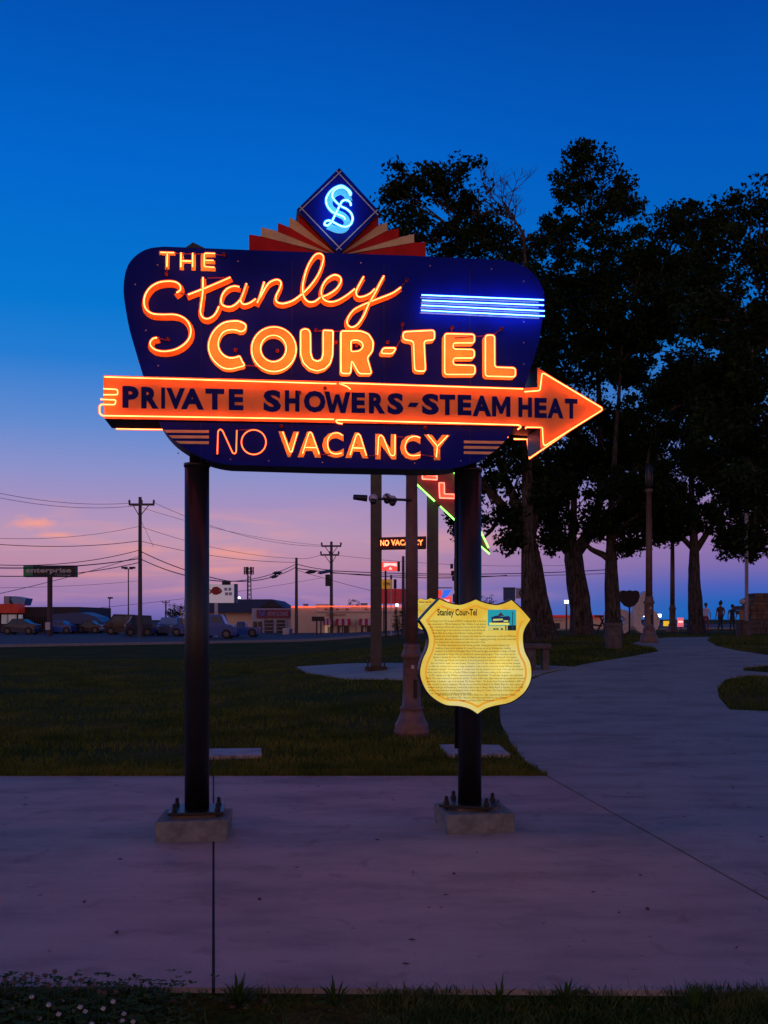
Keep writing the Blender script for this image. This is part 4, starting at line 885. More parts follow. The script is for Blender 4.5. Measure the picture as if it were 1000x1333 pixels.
def tree(pxb, Y, pts, blobs, label, r0=.42, size=.07, dens=1., leafn=85, extra=[]):
    """pts: limb polylines in pixels (first = trunk); blobs: (px,py,rx_px,ry_px,depth offset)"""
    x0, y0, z0 = Gx(pxb, Y); rt = empty('oak_tree', (x0, y0, z0), 0, label, 'tree', 'trees right of the sign')
    b = MB(); ends = []
    for k, (poly, ra, rb) in enumerate(pts):
        P = []
        for i, (px, py, *dy) in enumerate(poly):
            wx, wy, wz = Wp(px, py, Y + (dy[0] if dy else 0)); P.append(Vector((wx - x0, wy - y0, wz - z0)))
        P = smooth_pts(P, n=4); k_ = len(P); nn = 12; vs = []; up = Vector((1, 0, 0))
        for i in range(k_):
            d = (P[min(k_ - 1, i + 1)] - P[max(0, i - 1)]).normalized(); up = (up - d * up.dot(d)).normalized(); s2 = d.cross(up); t = i / (k_ - 1); r = ra + (rb - ra) * t
            if k == 0: r *= 1 + .28 * max(0, .10 - t) / .10
            for j in range(nn): a = 2 * math.pi * j / nn; rr2 = r * (1 + .10 * math.sin(3 * a + i * .8) + random.uniform(-.05, .05)); vs.append(P[i] + rr2 * (math.cos(a) * up + math.sin(a) * s2))
        b.add(vs, [(i * nn + j, i * nn + (j + 1) % nn, (i + 1) * nn + (j + 1) % nn, (i + 1) * nn + j) for i in range(k_ - 1) for j in range(nn)]); ends.append(P[-1])
    cs, rs = [], []
    blobs = list(blobs) + extra
    tw = MB()
    for (px, py, rx, ry, dy) in blobs:
        wx, wy, wz = Wp(px, py, Y + dy); c = np.array([wx - x0, wy - y0, wz - z0]); rxm, rzm = rx / FP * Y, ry / FP * Y
        n = int(dens * 13 * (rxm * rzm) + 7); d = rng.normal(size=(n, 3)); d /= np.linalg.norm(d, axis=1)[:, None]
        q = c + d * (rng.random(n) ** .38)[:, None] * np.array([rxm, max(rxm, rzm) * .8, rzm]); cs.append(q); rs.append(rng.uniform(.15, .5, n))
        near = min(ends, key=lambda e: (e - Vector(c)).length)
        for qi in q[:max(3, n // 9)]: tw.cyl(Vector(near).lerp(Vector(c), .55), Vector(qi), .03, .008, n=5, caps=False)
    b.build('trunk', BARK, rt, True); tag(tw.build('branches', BARK, rt), kind='stuff')
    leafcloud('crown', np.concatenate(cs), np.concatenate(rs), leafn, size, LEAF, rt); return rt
def scatter(x0, y0, x1, y1, n, r, dep=2.5, jit=.4):
    out = []
    for i in range(n):
        out.append((random.uniform(x0, x1), random.uniform(y0, y1), r * random.uniform(1 - jit, 1 + jit), r * random.uniform(1 - jit, 1 + jit) * .85, random.uniform(-dep, dep)))
    return out
tree(708, 28, [([(712, 840), (706, 800), (698, 750), (688, 700), (672, 655), (650, 600), (620, 480)], .31, .05), ([(690, 705), (655, 660), (610, 600), (590, 520)], .18, .03), ([(688, 700), (696, 620), (690, 480), (650, 330)], .22, .03), ([(680, 670), (655, 668), (640, 690), (630, 700)], .1, .03)],
     [(545, 235, 42, 26, 0), (520, 255, 30, 24, 0), (600, 245, 45, 36, 0), (575, 280, 55, 40, 0), (622, 300, 34, 32, 0), (648, 305, 24, 30, 2), (690, 330, 30, 24, 2), (705, 300, 16, 20, 2), (600, 330, 80, 40, 1), (660, 360, 38, 30, 0), (520, 300, 28, 25, 0), (640, 400, 70, 60, 1), (680, 440, 60, 60, 0), (670, 540, 55, 60, 0), (650, 620, 26, 40, 0), (600, 560, 60, 50, 1), (690, 620, 40, 46, -1), (596, 672, 9, 14, 0), (603, 692, 7, 10, 0), (650, 670, 22, 22, -1), (665, 705, 8, 8, -1), (726, 700, 18, 14, 0)],
     'large oak nearest the sign, its thick leaning trunk right of the shield', extra=scatter(630, 370, 715, 640, 12, 30, 2))
tree(757, 33, [([(757, 826), (754, 780), (748, 735), (744, 712)], .38, .28), ([(744, 720), (728, 700), (716, 660), (712, 560), (725, 420)], .22, .03), ([(746, 722), (768, 690), (782, 640), (780, 520), (770, 330)], .24, .03), ([(744, 716), (748, 640), (755, 500)], .16, .03)],
     [(768, 205, 32, 20, 0), (745, 240, 30, 28, 0), (790, 240, 30, 28, 0), (815, 265, 28, 26, 0), (760, 280, 50, 36, 0), (730, 320, 36, 34, 0), (800, 320, 52, 44, 0), (760, 380, 64, 50, 0), (720, 440, 40, 50, 0), (790, 450, 60, 60, 0), (740, 540, 60, 60, 0), (800, 580, 55, 60, 0), (740, 640, 50, 40, 0), (720, 685, 30, 20, 0), (700, 660, 30, 30, 0), (775, 680, 24, 26, 0)],
     'tallest oak with a forked trunk, second from the sign', size=.075, extra=scatter(715, 330, 850, 660, 24, 32, 2.5))
tree(797, 30, [([(798, 832), (797, 780), (796, 730), (795, 690), (800, 600), (810, 450)], .27, .03), ([(796, 732), (785, 722), (770, 715), (760, 706)], .12, .05), ([(796, 700), (830, 660), (850, 560)], .12, .02)],
     [(840, 330, 40, 40, 0), (870, 300, 34, 30, 0), (895, 290, 28, 24, 1), (860, 380, 60, 50, 0), (830, 460, 60, 60, 0), (860, 560, 60, 60, 0), (820, 640, 50, 40, 0), (790, 680, 30, 28, 0), (840, 690, 30, 18, 0), (820, 716, 18, 12, 0), (875, 680, 26, 18, 0)],
     'slim dark oak rising behind the round concrete planter', extra=scatter(790, 330, 900, 690, 19, 30, 2))
tree(907, 42, [([(907, 826), (905, 790), (904, 740), (903, 700), (900, 600), (905, 450)], .36, .04), ([(903, 720), (930, 680), (960, 640)], .16, .04), ([(903, 715), (875, 690), (850, 690), (825, 702)], .12, .05)],
     [(900, 300, 30, 30, 0), (930, 290, 26, 30, 0), (905, 380, 60, 50, 0), (930, 480, 70, 70, 0), (890, 590, 60, 60, 0), (950, 600, 60, 60, 0), (880, 670, 45, 24, 0), (930, 680, 50, 26, 0), (975, 690, 34, 26, 0), (940, 712, 24, 12, 0), (975, 718, 18, 12, 0), (865, 700, 22, 10, 0)],
     'straight oak at the far end of the path, rightmost visible trunk', size=.09, extra=scatter(850, 330, 1000, 680, 23, 34, 3))
tree(1090, 25, [([(1090, 850), (1080, 760), (1060, 640), (1030, 450)], .42, .05), ([(1066, 680), (1010, 650), (975, 600)], .14, .03), ([(1050, 560), (990, 430)], .14, .03)],
     [(960, 275, 28, 24, 0), (990, 270, 30, 24, 0), (980, 330, 50, 46, 0), (940, 340, 40, 40, 0), (970, 430, 60, 60, 0), (990, 540, 60, 60, 0), (950, 520, 50, 50, 1), (1000, 640, 50, 40, 0), (1040, 400, 70, 90, 0), (990, 700, 22, 16, 0), (950, 640, 30, 26, 0)],
     'oak at the right edge of the picture, trunk out of frame', size=.065, extra=scatter(900, 330, 1020, 660, 18, 30, 2))
# bare dead crown between the two left oaks
random.seed(11); DB = MB()
def twig(p, d, l, r, lv):
    q = p + d * l; DB.cyl(p, q, r, r * .7, n=5, caps=False)
    if lv == 0: return
    for k in range(3 if lv > 1 else 3):
        nd_ = (d + Vector((random.gauss(0, .5), random.gauss(0, .42), random.gauss(.08, .3)))).normalized(); twig(q - d * l * random.uniform(0, .35), nd_, l * random.uniform(.62, .85), r * .62, lv - 1)
b0 = Vector(Wp(684, 345, 27)); twig(b0, Vector((-.06, 0, 1)).normalized(), .95, .045, 5)
xg, yg, zg = Gx(688, 27)
DB.cyl((xg, yg, zg - .1), b0, .22, .06, n=10, caps=False)
tag(DB.build('dead_tree', BARK), 'bare leafless tree top between the two left oaks', 'tree', 'trees right of the sign')

# small distant trees
def bush(px, pyb, Y, w, h, lb, name='tree', n=60):
    x, y, z = Wp(px, pyb, Y); z = float(H(x, y)); r = empty(name, (x, y, z), 0, lb, 'tree' if name == 'tree' else 'bush'); W_ = w / FP * Y; Hh = h / FP * Y + max(0, EYE + (HZ - pyb) / FP * Y - z)
    b = MB(); b.cyl((0, 0, -.1), (0, 0, Hh * .5), W_ * .07, W_ * .04, n=8); b.build('trunk', BARK, r)
    d = rng.normal(size=(n, 3)); d /= np.linalg.norm(d, axis=1)[:, None]; c = np.array([0, 0, Hh * .55]) + d * (rng.random(n) ** .4)[:, None] * np.array([W_ * .42, W_ * .35, Hh * .42])
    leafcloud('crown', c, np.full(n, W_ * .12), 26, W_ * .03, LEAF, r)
bush(231, 812, 120, 34, 28, 'round dark tree behind the cars, just left of the left sign post')
bush(461, 786, 160, 22, 9, 'small dark tree top poking above the cream building')
bush(518, 824, 40, 21, 34, 'dark conical bush between the flat post and the lamp post', 'bush')
bush(634, 800, 110, 26, 34, 'dark palm like tree behind the shield sign', n=30)
bush(898, 822, 90, 14, 12, 'small dark bush left of the rightmost trunk', 'bush', 30)

# ------------------------------------------------------------------ things along the far road
def fbox(m, px0, px1, py0, py1, Y, dep):
    a = Wp(px0, py1, Y); b = Wp(px1, py0, Y); m.box(a[0], b[0], Y, Y + dep, a[2], b[2]); return m
def fobj(name, px0, px1, py0, py1, Y, dep, mt, parent=None, origin=None):
    m = MB(); fbox(m, px0, px1, py0, py1, Y, dep)
    if origin is not None: m.v = [(a - origin.x, b - origin.y, c - origin.z) for a, b, c in m.v]
    return m.build(name, mt, parent)
def thing(name, px, Y, label, cat, group=None): return empty(name, Gx(px, Y), 0, label, cat, group)
def part(name, r, px0, px1, py0, py1, Y, dep, mt, parent=None): return fobj(name, px0, px1, py0, py1, Y, dep, mt, parent or r, Vector(r.location))
def fm(r, Y):
    lo = Vector(r.location); return lambda px, py, off: tuple(Vector(Wp(px, py, Y - off)) - lo)
def polypart(name, r, poly, Y, dep, mt, parent=None):
    f = fm(r, Y); tr = tessellate_polygon([[Vector((p[0], p[1], 0)) for p in poly]]); fr = [Vector(f(p[0], p[1], 0)) for p in poly]; bk = [v + Vector((0, dep, 0)) for v in fr]; k = len(fr)
    fs = [tuple(t) for t in tr] + [tuple(i + k for i in t) for t in tr] + [(i, (i + 1) % k, (i + 1) % k + k, i + k) for i in range(k)]
    return link(name, fr + bk, fs, mt, parent or r)
mDK = mat('dark_cladding', (.03, .025, .03), .7); mBL = mat('blue_metal_roof', (.02, .06, .20), .45, .1); mWIN = mat('dark_window_glass', (.02, .03, .05), .12, var=.1)
mCR = mat('cream_wall', (.78, .62, .46), .8, var=.08); mGY = mat('grey_wall', (.42, .44, .58), .8); mWH = mat('white_panel', (.55, .52, .56), .5)
mAW = mat('awning_red', (.4, .02, .03), .7); mAWW = mat('awning_white', (.6, .5, .5), .7); mWD = mat('weathered_pole_wood', (.10, .085, .085), .9, var=.3); mRB = mat('red_brown_pole', (.06, .035, .04), .6)
WL = mat('white_lamp_light', (.8, .8, .8), .5, emis=(.9, .95, 1), es=5)
LITW = mat('lit_window', (.5, .35, .25), .4, emis=(1, .6, .3), es=.25)
# A. restaurant far left
r = thing('restaurant', 60, 100, 'low dark restaurant with a lit red fascia and blue awning roof, far left', 'building')
part('wall', r, -40, 102, 790, 826, 100, 12, mDK)
part('fascia_sign', r, -40, 24, 786, 798, 98, 1.8, mat('red_fascia_sign', (.30, .03, .02), .5, emis=lin((190, 40, 20)), es=.15, var=.3, scale=2))
polypart('awning_roof', r, [(62, 800), (106, 797), (125, 803), (133, 810), (133, 813), (62, 811)], 96, 4, mBL)
for a, b_ in [(2, 8), (11, 20), (24, 28)]: part('window', r, a, b_, 800, 812, 98.5, .4, mat('bright_window', (.5, .5, .55), .3, emis=(.6, .6, .7), es=.12, var=.5, scale=1))
part('door', r, 68, 76, 814, 825, 99.9, .1, mWIN)
part('rooftop_unit', r, 5, 12, 776, 787, 101, 2, mat('hvac_grey', (.3, .3, .33), .5))
polypart('rooftop_duct', r, [(14, 780), (18, 776), (34, 779), (31, 788), (19, 788)], 101, 2, mat('duct_blue', (.12, .25, .5), .4, .3))
for k in range(9): part('cladding_rib', r, 30 + k * 3.4, 30.6 + k * 3.4, 803, 822, 99.8, .19, mat('rib', (.06, .05, .05), .6))
# B. green and black pylon sign
def pylon(px, Yd, label, boards, pole, cat='sign', pm=None):
    r = thing('pylon_sign', px, Yd, label, cat); lo = Vector(r.location)
    m = MB(); x0, _, zt = Wp(px, pole[1], Yd); m.cyl((0, .2, -.3), (0, .2, zt - lo.z), pole[0], n=12); m.build('pole', pm or mRB, r)
    for nm, q, mt, dep in boards: part(nm, r, *q, Yd, dep, mt)
    return r
r = pylon(64, 80, 'wide green and black pylon sign on a dark pole in front of the restaurant', [('cabinet', (30.5, 98, 736, 751), mat('sign_black', (.015, .012, .012), .5), .7)], (.2, 748))
part('green_panel', r, 31, 43, 736.6, 750.4, 79.9, .06, mat('sign_green', (.02, .28, .09), .5))
letters('lettering', 'enterprise', (33.4, 739.4, 93, 747.4), fm(r, 80), .14, mat('sign_lettering_grey', (.5, .5, .5), .5), r, .03); letters('lettering', 'rent-a-car', (72, 746.4, 93, 749.6), fm(r, 80), .16, mat('sign_lettering_grey', (.5, .5, .5), .5), r, .01)
r = thing('notice_board', 62, 78, 'small white notice board at the foot of the green and black sign', 'sign'); part('board', r, 59, 65, 810, 820, 78, .08, mWH); part('leg', r, 59.4, 60.2, 820, 827, 78.02, .05, mDK); part('leg', r, 63.8, 64.6, 820, 827, 78.02, .05, mDK)
# cars
def car(px, Y, length_px, h_m, body, label, kind='sedan', rot=0.):
    x, y, z = Gx(px, Y); r = empty('parked_car', (x, y, z + .03), rot, label, 'car', 'vehicles parked along the road'); Ln = length_px / FP * Y; hw = .88
    if kind == 'sedan': prof = [(0, .35), (.02, .62), (.20, .70), (.33, 1), (.62, 1), (.80, .72), (.98, .66), (1, .35)]
    elif kind == 'suv': prof = [(0, .3), (.01, .55), (.22, .62), (.34, 1), (.90, .98), (.98, .62), (1, .3)]
    elif kind == 'pickup': prof = [(0, .35), (.02, .62), (.24, .66), (.34, 1), (.56, 1), (.60, .66), (1, .64), (1, .35)]
    else: prof = [(0, .3), (.04, .6), (.16, .74), (.28, 1), (.95, .97), (1, .6), (1, .3)]
    P = [((a - .5) * Ln, b * h_m) for a, b in prof]; P += [(Ln * .5, .22), (-Ln * .5, .22)]
    tr = tessellate_polygon([[Vector((a, b, 0)) for a, b in P]]); k = len(P)
    def wid(b): return hw * (1 - .16 * max(0, (b / h_m - .62) / .38))
    vs = [(a, -wid(b), b) for a, b in P] + [(a, wid(b), b) for a, b in P]
    bo = link('body', vs, [tuple(t) for t in tr] + [tuple(i + k for i in t) for t in tr] + [(i, (i + 1) % k, (i + 1) % k + k, i + k) for i in range(k)], body, r); bevelled(bo, .05, 2)
    top = [p for p in P if p[1] > h_m * .9]; lo_ = [p for p in P if .58 * h_m < p[1] < .76 * h_m]; xa, xb = top[0][0], top[-1][0]
    la = max([p[0] for p in lo_ if p[0] < xa] or [xa - .3]); lb_ = min([p[0] for p in lo_ if p[0] > xb] or [xb + .1])
    zb = .66 * h_m
    for s_ in (-1, 1):
        m = MB(); yy_ = s_ * (hw * .975); yt = s_ * (hw * .875); xm = (xa + xb) / 2
        m.add([(la + .2, yy_ + s_ * .01, zb), (xm - .05, yy_ + s_ * .01, zb), (xm - .05, yt + s_ * .01, h_m * .94), (xa + .05, yt + s_ * .01, h_m * .94), (xm + .05, yy_ + s_ * .01, zb), (lb_ - .15, yy_ + s_ * .01, zb), (xb - .05, yt + s_ * .01, h_m * .94), (xm + .05, yt + s_ * .01, h_m * .94)], [(0, 1, 2, 3), (4, 5, 6, 7)]); m.build('window', mWIN, r)
    for wx_ in (-.31, .31):
        for s_ in (-1, 1):
            m = MB(); m.cyl((wx_ * Ln, s_ * hw * .8, .33), (wx_ * Ln, s_ * hw * 1.01, .33), .33, n=18); wo_ = m.build('wheel', mat('tyre', (.015, .015, .015), .8), r)
            m = MB(); m.cyl((wx_ * Ln, s_ * hw * 1.01, .33), (wx_ * Ln, s_ * hw * 1.03, .33), .19, n=10); m.build('rim', mat('rim_grey', (.10, .10, .11), .4, .5), wo_)
    for s_ in (-.62, .62):
        m = MB(); m.box(-Ln / 2 - .02, -Ln / 2 + .06, s_ - .16, s_ + .16, .48 * h_m, .56 * h_m); m.build('headlight', mWH, r)
        m = MB(); m.box(Ln / 2 - .06, Ln / 2 + .02, s_ - .13, s_ + .13, .48 * h_m, .58 * h_m); m.build('tail_light', mat('tail_red', (.3, .01, .01), .3), r)
    return r
pB = mat('car_paint_blue', (.004, .07, .34), .35, .1, coat=.25, var=.05); pT = mat('car_paint_teal', (.002, .025, .07), .35, .1, coat=.25, var=.05); pS = mat('car_paint_silver', (.22, .26, .36), .3, .5, coat=.6, var=.05); pD = mat('car_paint_dark', (.004, .008, .02), .35, .1, coat=.25, var=.05)
car(28, 88, 44, 1.35, pT, 'dark teal sedan parked at the far left in front of the restaurant')
car(80, 92, 34, 1.2, pB, 'low blue sedan right of the white notice board', 'sedan'); car(118, 94, 30, 1.2, pD, 'dark sedan under the restaurant awning')
car(160, 88, 40, 1.75, pD, 'dark van parked behind the wooden utility pole', 'van'); car(180, 80, 34, 1.65, pT, 'teal minivan in front of the tall wooden utility pole', 'van', .3); car(204, 84, 26, 1.05, pB, 'low blue car right of the tall wooden utility pole')
car(222, 82, 24, 1.5, pS, 'silver sport utility car seen left of the left sign post', 'suv', 1.2); car(240, 80, 24, 1.4, pB, 'blue car half hidden by the left sign post', 'suv')
car(283, 70, 46, 1.65, pB, 'blue sport utility car just right of the left sign post', 'suv', 3.14); car(318, 76, 40, 1.15, pB, 'blue pickup truck parked before the garage shop', 'pickup')
# poles
def upole(px, Y, ytop, r0, arms, label, rot=0.):
    x, y, z = Gx(px, Y); r = empty('utility_pole', (x, y, z), rot, label, 'utility pole', 'utility poles along the road'); zt = EYE + (HZ - ytop) / FP * Y - z
    m = MB(); m.cyl((0, 0, -.3), (0, 0, zt), r0, r0 * .7, 12); m.build('pole', mWD, r)
    for (ay, wl, wr) in arms:
        za = EYE + (HZ - ay) / FP * Y - z; a, b = -wl / FP * Y, wr / FP * Y; m = MB(); m.box(a, b, -.2, -.06, za - .08, za + .08); ao = m.build('crossarm', mWD, r)
        for t in (0.02, .5, .98):
            xx_ = a + (b - a) * t; m = MB(); m.lathe([(.05, .08), (.10, .12), (.07, .2), (.10, .26), (.04, .36)], (xx_, -.13, za), 8); m.build('insulator', mat('insulator_grey', (.12, .12, .14), .3), ao)
        for s_, e in ((-1, a), (1, b)): m = MB(); m.cyl((0, -.13, za - .9), (e * .6, -.13, za - .08), .035, n=6); m.build('brace', mWD, ao)
    return r
upole(182.5, 75, 647, .17, [(657, 14, 19)], 'tall wooden utility pole with a crossarm at left'); upole(386, 88, 726, .16, [], 'dark plain utility pole before the cream building')
p432 = upole(431.5, 95, 705, .18, [(711, 13, 13), (722.5, 14, 10)], 'utility pole with two crossarms near the cream building'); upole(216, 210, 782, .2, [(784, 5, 5)], 'tiny distant utility pole left of the left sign post')
tm = MB(); tm.cyl((-.35, -.25, 5.6), (-.35, -.25, 4.5), .22, n=12); tm.build('transformer', BLACKM, p432)
upole(525, 62, 724, .12, [], 'thin bare pole behind the near lamp post')
def plight(px, Y, ytop, heads, label, lit=False, r_=.07):
    x, y, z = Gx(px, Y); r = empty('street_light', (x, y, z), 0, label, 'street light', 'light poles of the parking lots'); zt = EYE + (HZ - ytop) / FP * Y - z
    m = MB(); m.cyl((0, 0, -.2), (0, 0, zt), r_, r_ * .7, 8); m.build('pole', mRB, r)
    for h in heads: m = MB(); m.box(h - (.14 if lit else .25), h + (.14 if lit else .25), -.15, .15, zt - .02, zt + (.22 if lit else .15)); m.build('lamp_head', WL if lit else mDK, r); m = MB(); m.box(min(0, h), max(0, h) + .05, -.04, .04, zt - .08, zt - .03); m.build('bracket', mRB, r)
plight(142.6, 110, 779, [.1], 'short single headed light pole between the restaurant and the tall utility pole'); plight(167.3, 90, 740, [-.35, .35], 'tall twin headed light pole just left of the tall utility pole')
plight(311.5, 150, 779, [0], 'lit lamp above the blue garage roof', True); plight(516.5, 90, 789, [0], 'lit white lamp above the conical bush', True); plight(737.5, 80, 785, [0], 'lit light pole between the two left oak trunks', True, .08)
plight(834, 75, 802.5, [.2, -.3], 'lit lamp seen through the hole of the second white numeral', True, .04); plight(858, 80, 803, [0], 'lit lamp right of the white numerals', True, .04)
r = thing('radio_tower', 324, 170, 'thin lattice radio tower with a ring of antennas above the garage roof', 'tower'); m = MB(); zt = EYE + (HZ - 738) / FP * 170 - r.location[2]
for a in range(3): m.cyl((.5 * math.cos(a * 2.09), .5 * math.sin(a * 2.09), 0), (.3 * math.cos(a * 2.09), .3 * math.sin(a * 2.09), zt), .09, n=6)
for k in range(14):
    z = zt * k / 14
    for a in range(3): m.cyl((.45 * math.cos(a * 2.09), .45 * math.sin(a * 2.09), z), (.43 * math.cos((a + 1) * 2.09), .43 * math.sin((a + 1) * 2.09), z + zt / 14), .05, n=4)
m.build('mast', mWD, r)
for a in range(6): m = MB(); cx, cy = .75 * math.cos(a * 1.047), .75 * math.sin(a * 1.047); m.box(cx - .1, cx + .1, cy - .1, cy + .1, zt - 1.3, zt); m.cyl((0, 0, zt - .8), (cx, cy, zt - .8), .06, n=5); m.build('antenna', mWD, r)
# fish sign
r = pylon(281, 78, 'white pylon sign with a red fish, beside the left sign post', [('cabinet', (254, 304.6, 760.5, 784.6), mat('white_backlit_panel', (.6, .55, .6), .4, emis=(.6, .5, .6), es=.32), .9)], (.14, 783), pm=mWH)
part('end_panel', r, 304.7, 308.2, 760, 785, 78.1, .7, mBL)
polypart('fish_emblem', r, [(272, 766), (274.5, 768.5), (278, 764), (283, 763.5), (287.5, 766.5), (289.5, 769.5), (287, 772.5), (282, 774.4), (278, 774), (276, 771.5), (272.5, 773.5), (273.6, 769.6)], 77.93, .05, mat('fish_red', (.35, .015, .015), .5))
m_ = polypart('fish_eye', r, [(285.4, 768.6), (286.4, 767.8), (287.2, 768.8), (286.2, 769.8)], 77.9, .02, mWH)
for i, (x0, x1) in enumerate([(292, 296), (297.5, 301), (293, 297), (298, 302)]): part('faint_letter', r, x0, x1, (765, 765, 771, 771)[i], (769, 769, 775, 775)[i], 77.96, .03, mat('faint_blue_print', (.35, .4, .6), .5))
# traffic signals on the span wire
sg = thing('traffic_signal', 295, 70, 'blue grey traffic signal hanging on the span wire above the fish sign', 'traffic signal'); part('housing', sg, 289, 299.5, 756, 761.2, 70, .35, mat('signal_blue', (.04, .12, .25), .4))
for a in (290, 293.6, 297.2): part('lamp_visor', sg, a, a + 2.2, 757, 760.4, 69.8, .2, mDK)
for i, (a, b_, y0, y1_, lb) in enumerate([(357, 365, 744.5, 747, 'first black splice sleeve on the cable left of the plain pole'), (354, 360, 749, 752, 'second, lower black splice sleeve left of the plain pole'), (400, 410, 743, 746, 'black splice sleeve on the cable right of the plain pole'), (416, 431, 742, 746.6, 'blue grey sleeve on the cable beside the two armed pole')]):
    m = MB(); p, q = Wp(a, y1_ - .8, 86), Wp(b_, y0 + .9, 86); m.cyl(p, q, .14, n=10); m.cyl(Vector(q), Vector(q) + Vector((.15, 0, .02)), .07, n=8); m.cyl(Vector(p), Vector(p) - Vector((.15, 0, .02)), .07, n=8)
    tag(m.build('cable_sleeve', BLACKM if i < 3 else mBL), lb, 'cable sleeve', 'sleeves on the cables')
# garage
r = thing('garage_shop', 320, 100, 'garage shop with dark blue gable roof, grey front and emblem sign band', 'building')
part('wall', r, 240, 328, 797, 829, 100, 14, mCR); part('front_wall', r, 328, 379, 792, 829, 98, 12, mGY)
polypart('roof', r, [(240, 780.5), (354, 780), (371, 791.5), (338, 791.5), (330, 797), (240, 797)], 99, 13, mat('dark_blue_shingle', (.03, .06, .15), .8)); polypart('gable', r, [(354, 781), (370, 791), (338, 791)], 98.7, .3, mDK)
part('sign_band', r, 334, 377, 793.5, 804, 97.7, .3, mat('sign_band_red', (.22, .03, .07), .5)); polypart('emblem', r, [(335.5, 793.8), (340, 802.5), (344, 802.5), (347, 793.8), (342.8, 793.8), (341.6, 799), (339, 793.8)], 97.6, .08, mat('emblem_blue', (.06, .08, .4), .4))
letters('lettering', 'INSTANT OIL CHANGE', (349, 796.4, 375, 801.6), fm(r, 97.6), .02, mat('lettering_violet', (.35, .3, .5), .5), r, .02)
for a, b_ in ((345, 356), (360, 371)):
    d = part('garage_door', r, a, b_, 807, 826, 97.9, .1, mWIN)
    for k in range(3): part('door_rail', r, a, b_, 811 + k * 4.6, 811.6 + k * 4.6, 97.84, .06, mGY, d)
d = part('entrance', r, 330, 341, 809, 826, 97.9, .1, mWIN); part('frame', r, 335.2, 335.9, 809, 826, 97.8, .1, mGY, d)
for a in (372, 343): part('pilaster', r, a, a + 1, 805, 827, 97.8, .2, mGY)
r = thing('box', 372, 86, 'plain white utility box in front of the garage shop', 'utility box'); part('cabinet', r, 368, 375.4, 818, 826, 86, .8, mCR); part('door', r, 369, 374.4, 819, 825, 85.95, .05, mWH)
r = thing('bollard', 378, 85, 'blue grey square bollard beside the white utility box', 'bollard'); part('post', r, 376.6, 380.6, 818.6, 830, 85, .4, pB); part('cap', r, 376.2, 381, 817.6, 818.8, 84.95, .5, mGY)
# cream shops
r = thing('shop_building', 440, 96, 'long cream shop building with a red neon roof line and striped awnings', 'building')
part('wall', r, 379, 412, 791, 829, 97, 14, mCR); part('front_wall', r, 412, 540, 791, 829, 95, 14, mCR); part('parapet', r, 411, 432, 786.5, 791, 98, 6, mCR)
for a, b_, yy_, Yd in ((379, 411.8, 790, 96.9), (411.8, 540, 789.4, 94.9)):
    p, q = Vector(Wp(a, yy_, Yd)) - Vector(r.location), Vector(Wp(b_, yy_, Yd)) - Vector(r.location); m = MB(); m.cyl(p, q, .07, n=6); m.build('neon_line', neon('neon_roof_line', (1, .12, .05), 1.6) if 'neon_roof_line' not in MATS else MATS['neon_roof_line'], r)
part('ledge', r, 412, 540, 796, 797, 94.85, .15, mGY)
letters('lettering', 'CHICKEN SHOP', (425.4, 799, 450, 802), fm(r, 94.9), .06, mat('red_brown_lettering', (.3, .06, .04), .6), r, .02)
for a, b_ in ((421.4, 432), (437.4, 456), (468, 486)):
    n = 5; f = fm(r, 94.9)
    aw = None
    for k in range(n):
        x0 = a + (b_ - a) * k / n; x1 = a + (b_ - a) * (k + 1) / n; w0 = 1.5 * (x0 - (a + b_) / 2) / (b_ - a); w1 = 1.5 * (x1 - (a + b_) / 2) / (b_ - a)
        o = link('awning_stripe' if aw else 'awning', [f(x0, 805.4, 0), f(x1, 805.4, 0), f(x1 + w1, 812, 1.0), f(x0 + w0, 812, 1.0), f(x1 + w1, 814, 1.0), f(x0 + w0, 814, 1.0)], [(0, 1, 2, 3), (3, 2, 4, 5)], mAWW if k % 2 else mAW, aw or r); aw = aw or o
    wi = part('window', r, a + 2, b_ - 1.6, 813.5, 824, 94.9, .1, LITW if a < 430 else mWIN); part('frame', r, (a + b_) / 2, (a + b_) / 2 + .7, 813.5, 824, 94.8, .08, mCR, wi); part('curtain', r, a + 5, a + 8, 816, 824, 94.85, .03, mWH, wi)
for a in (423, 437.6, 450.4, 475): part('wall_lamp', r, a, a + 3, 792.2, 793.4, 94.6, .35, mDK)
part('drainpipe', r, 462.6, 463.6, 806, 827, 94.8, .15, mGY)
r = thing('sign_board', 414, 80, 'dark sign board on two legs in front of the cream shops', 'sign'); part('board', r, 406, 422, 802.6, 808.6, 80, .5, mDK); part('leg', r, 411.5, 413.2, 808, 829, 80.1, .2, mDK); part('leg', r, 417, 418.6, 808, 829, 80.1, .2, mDK)
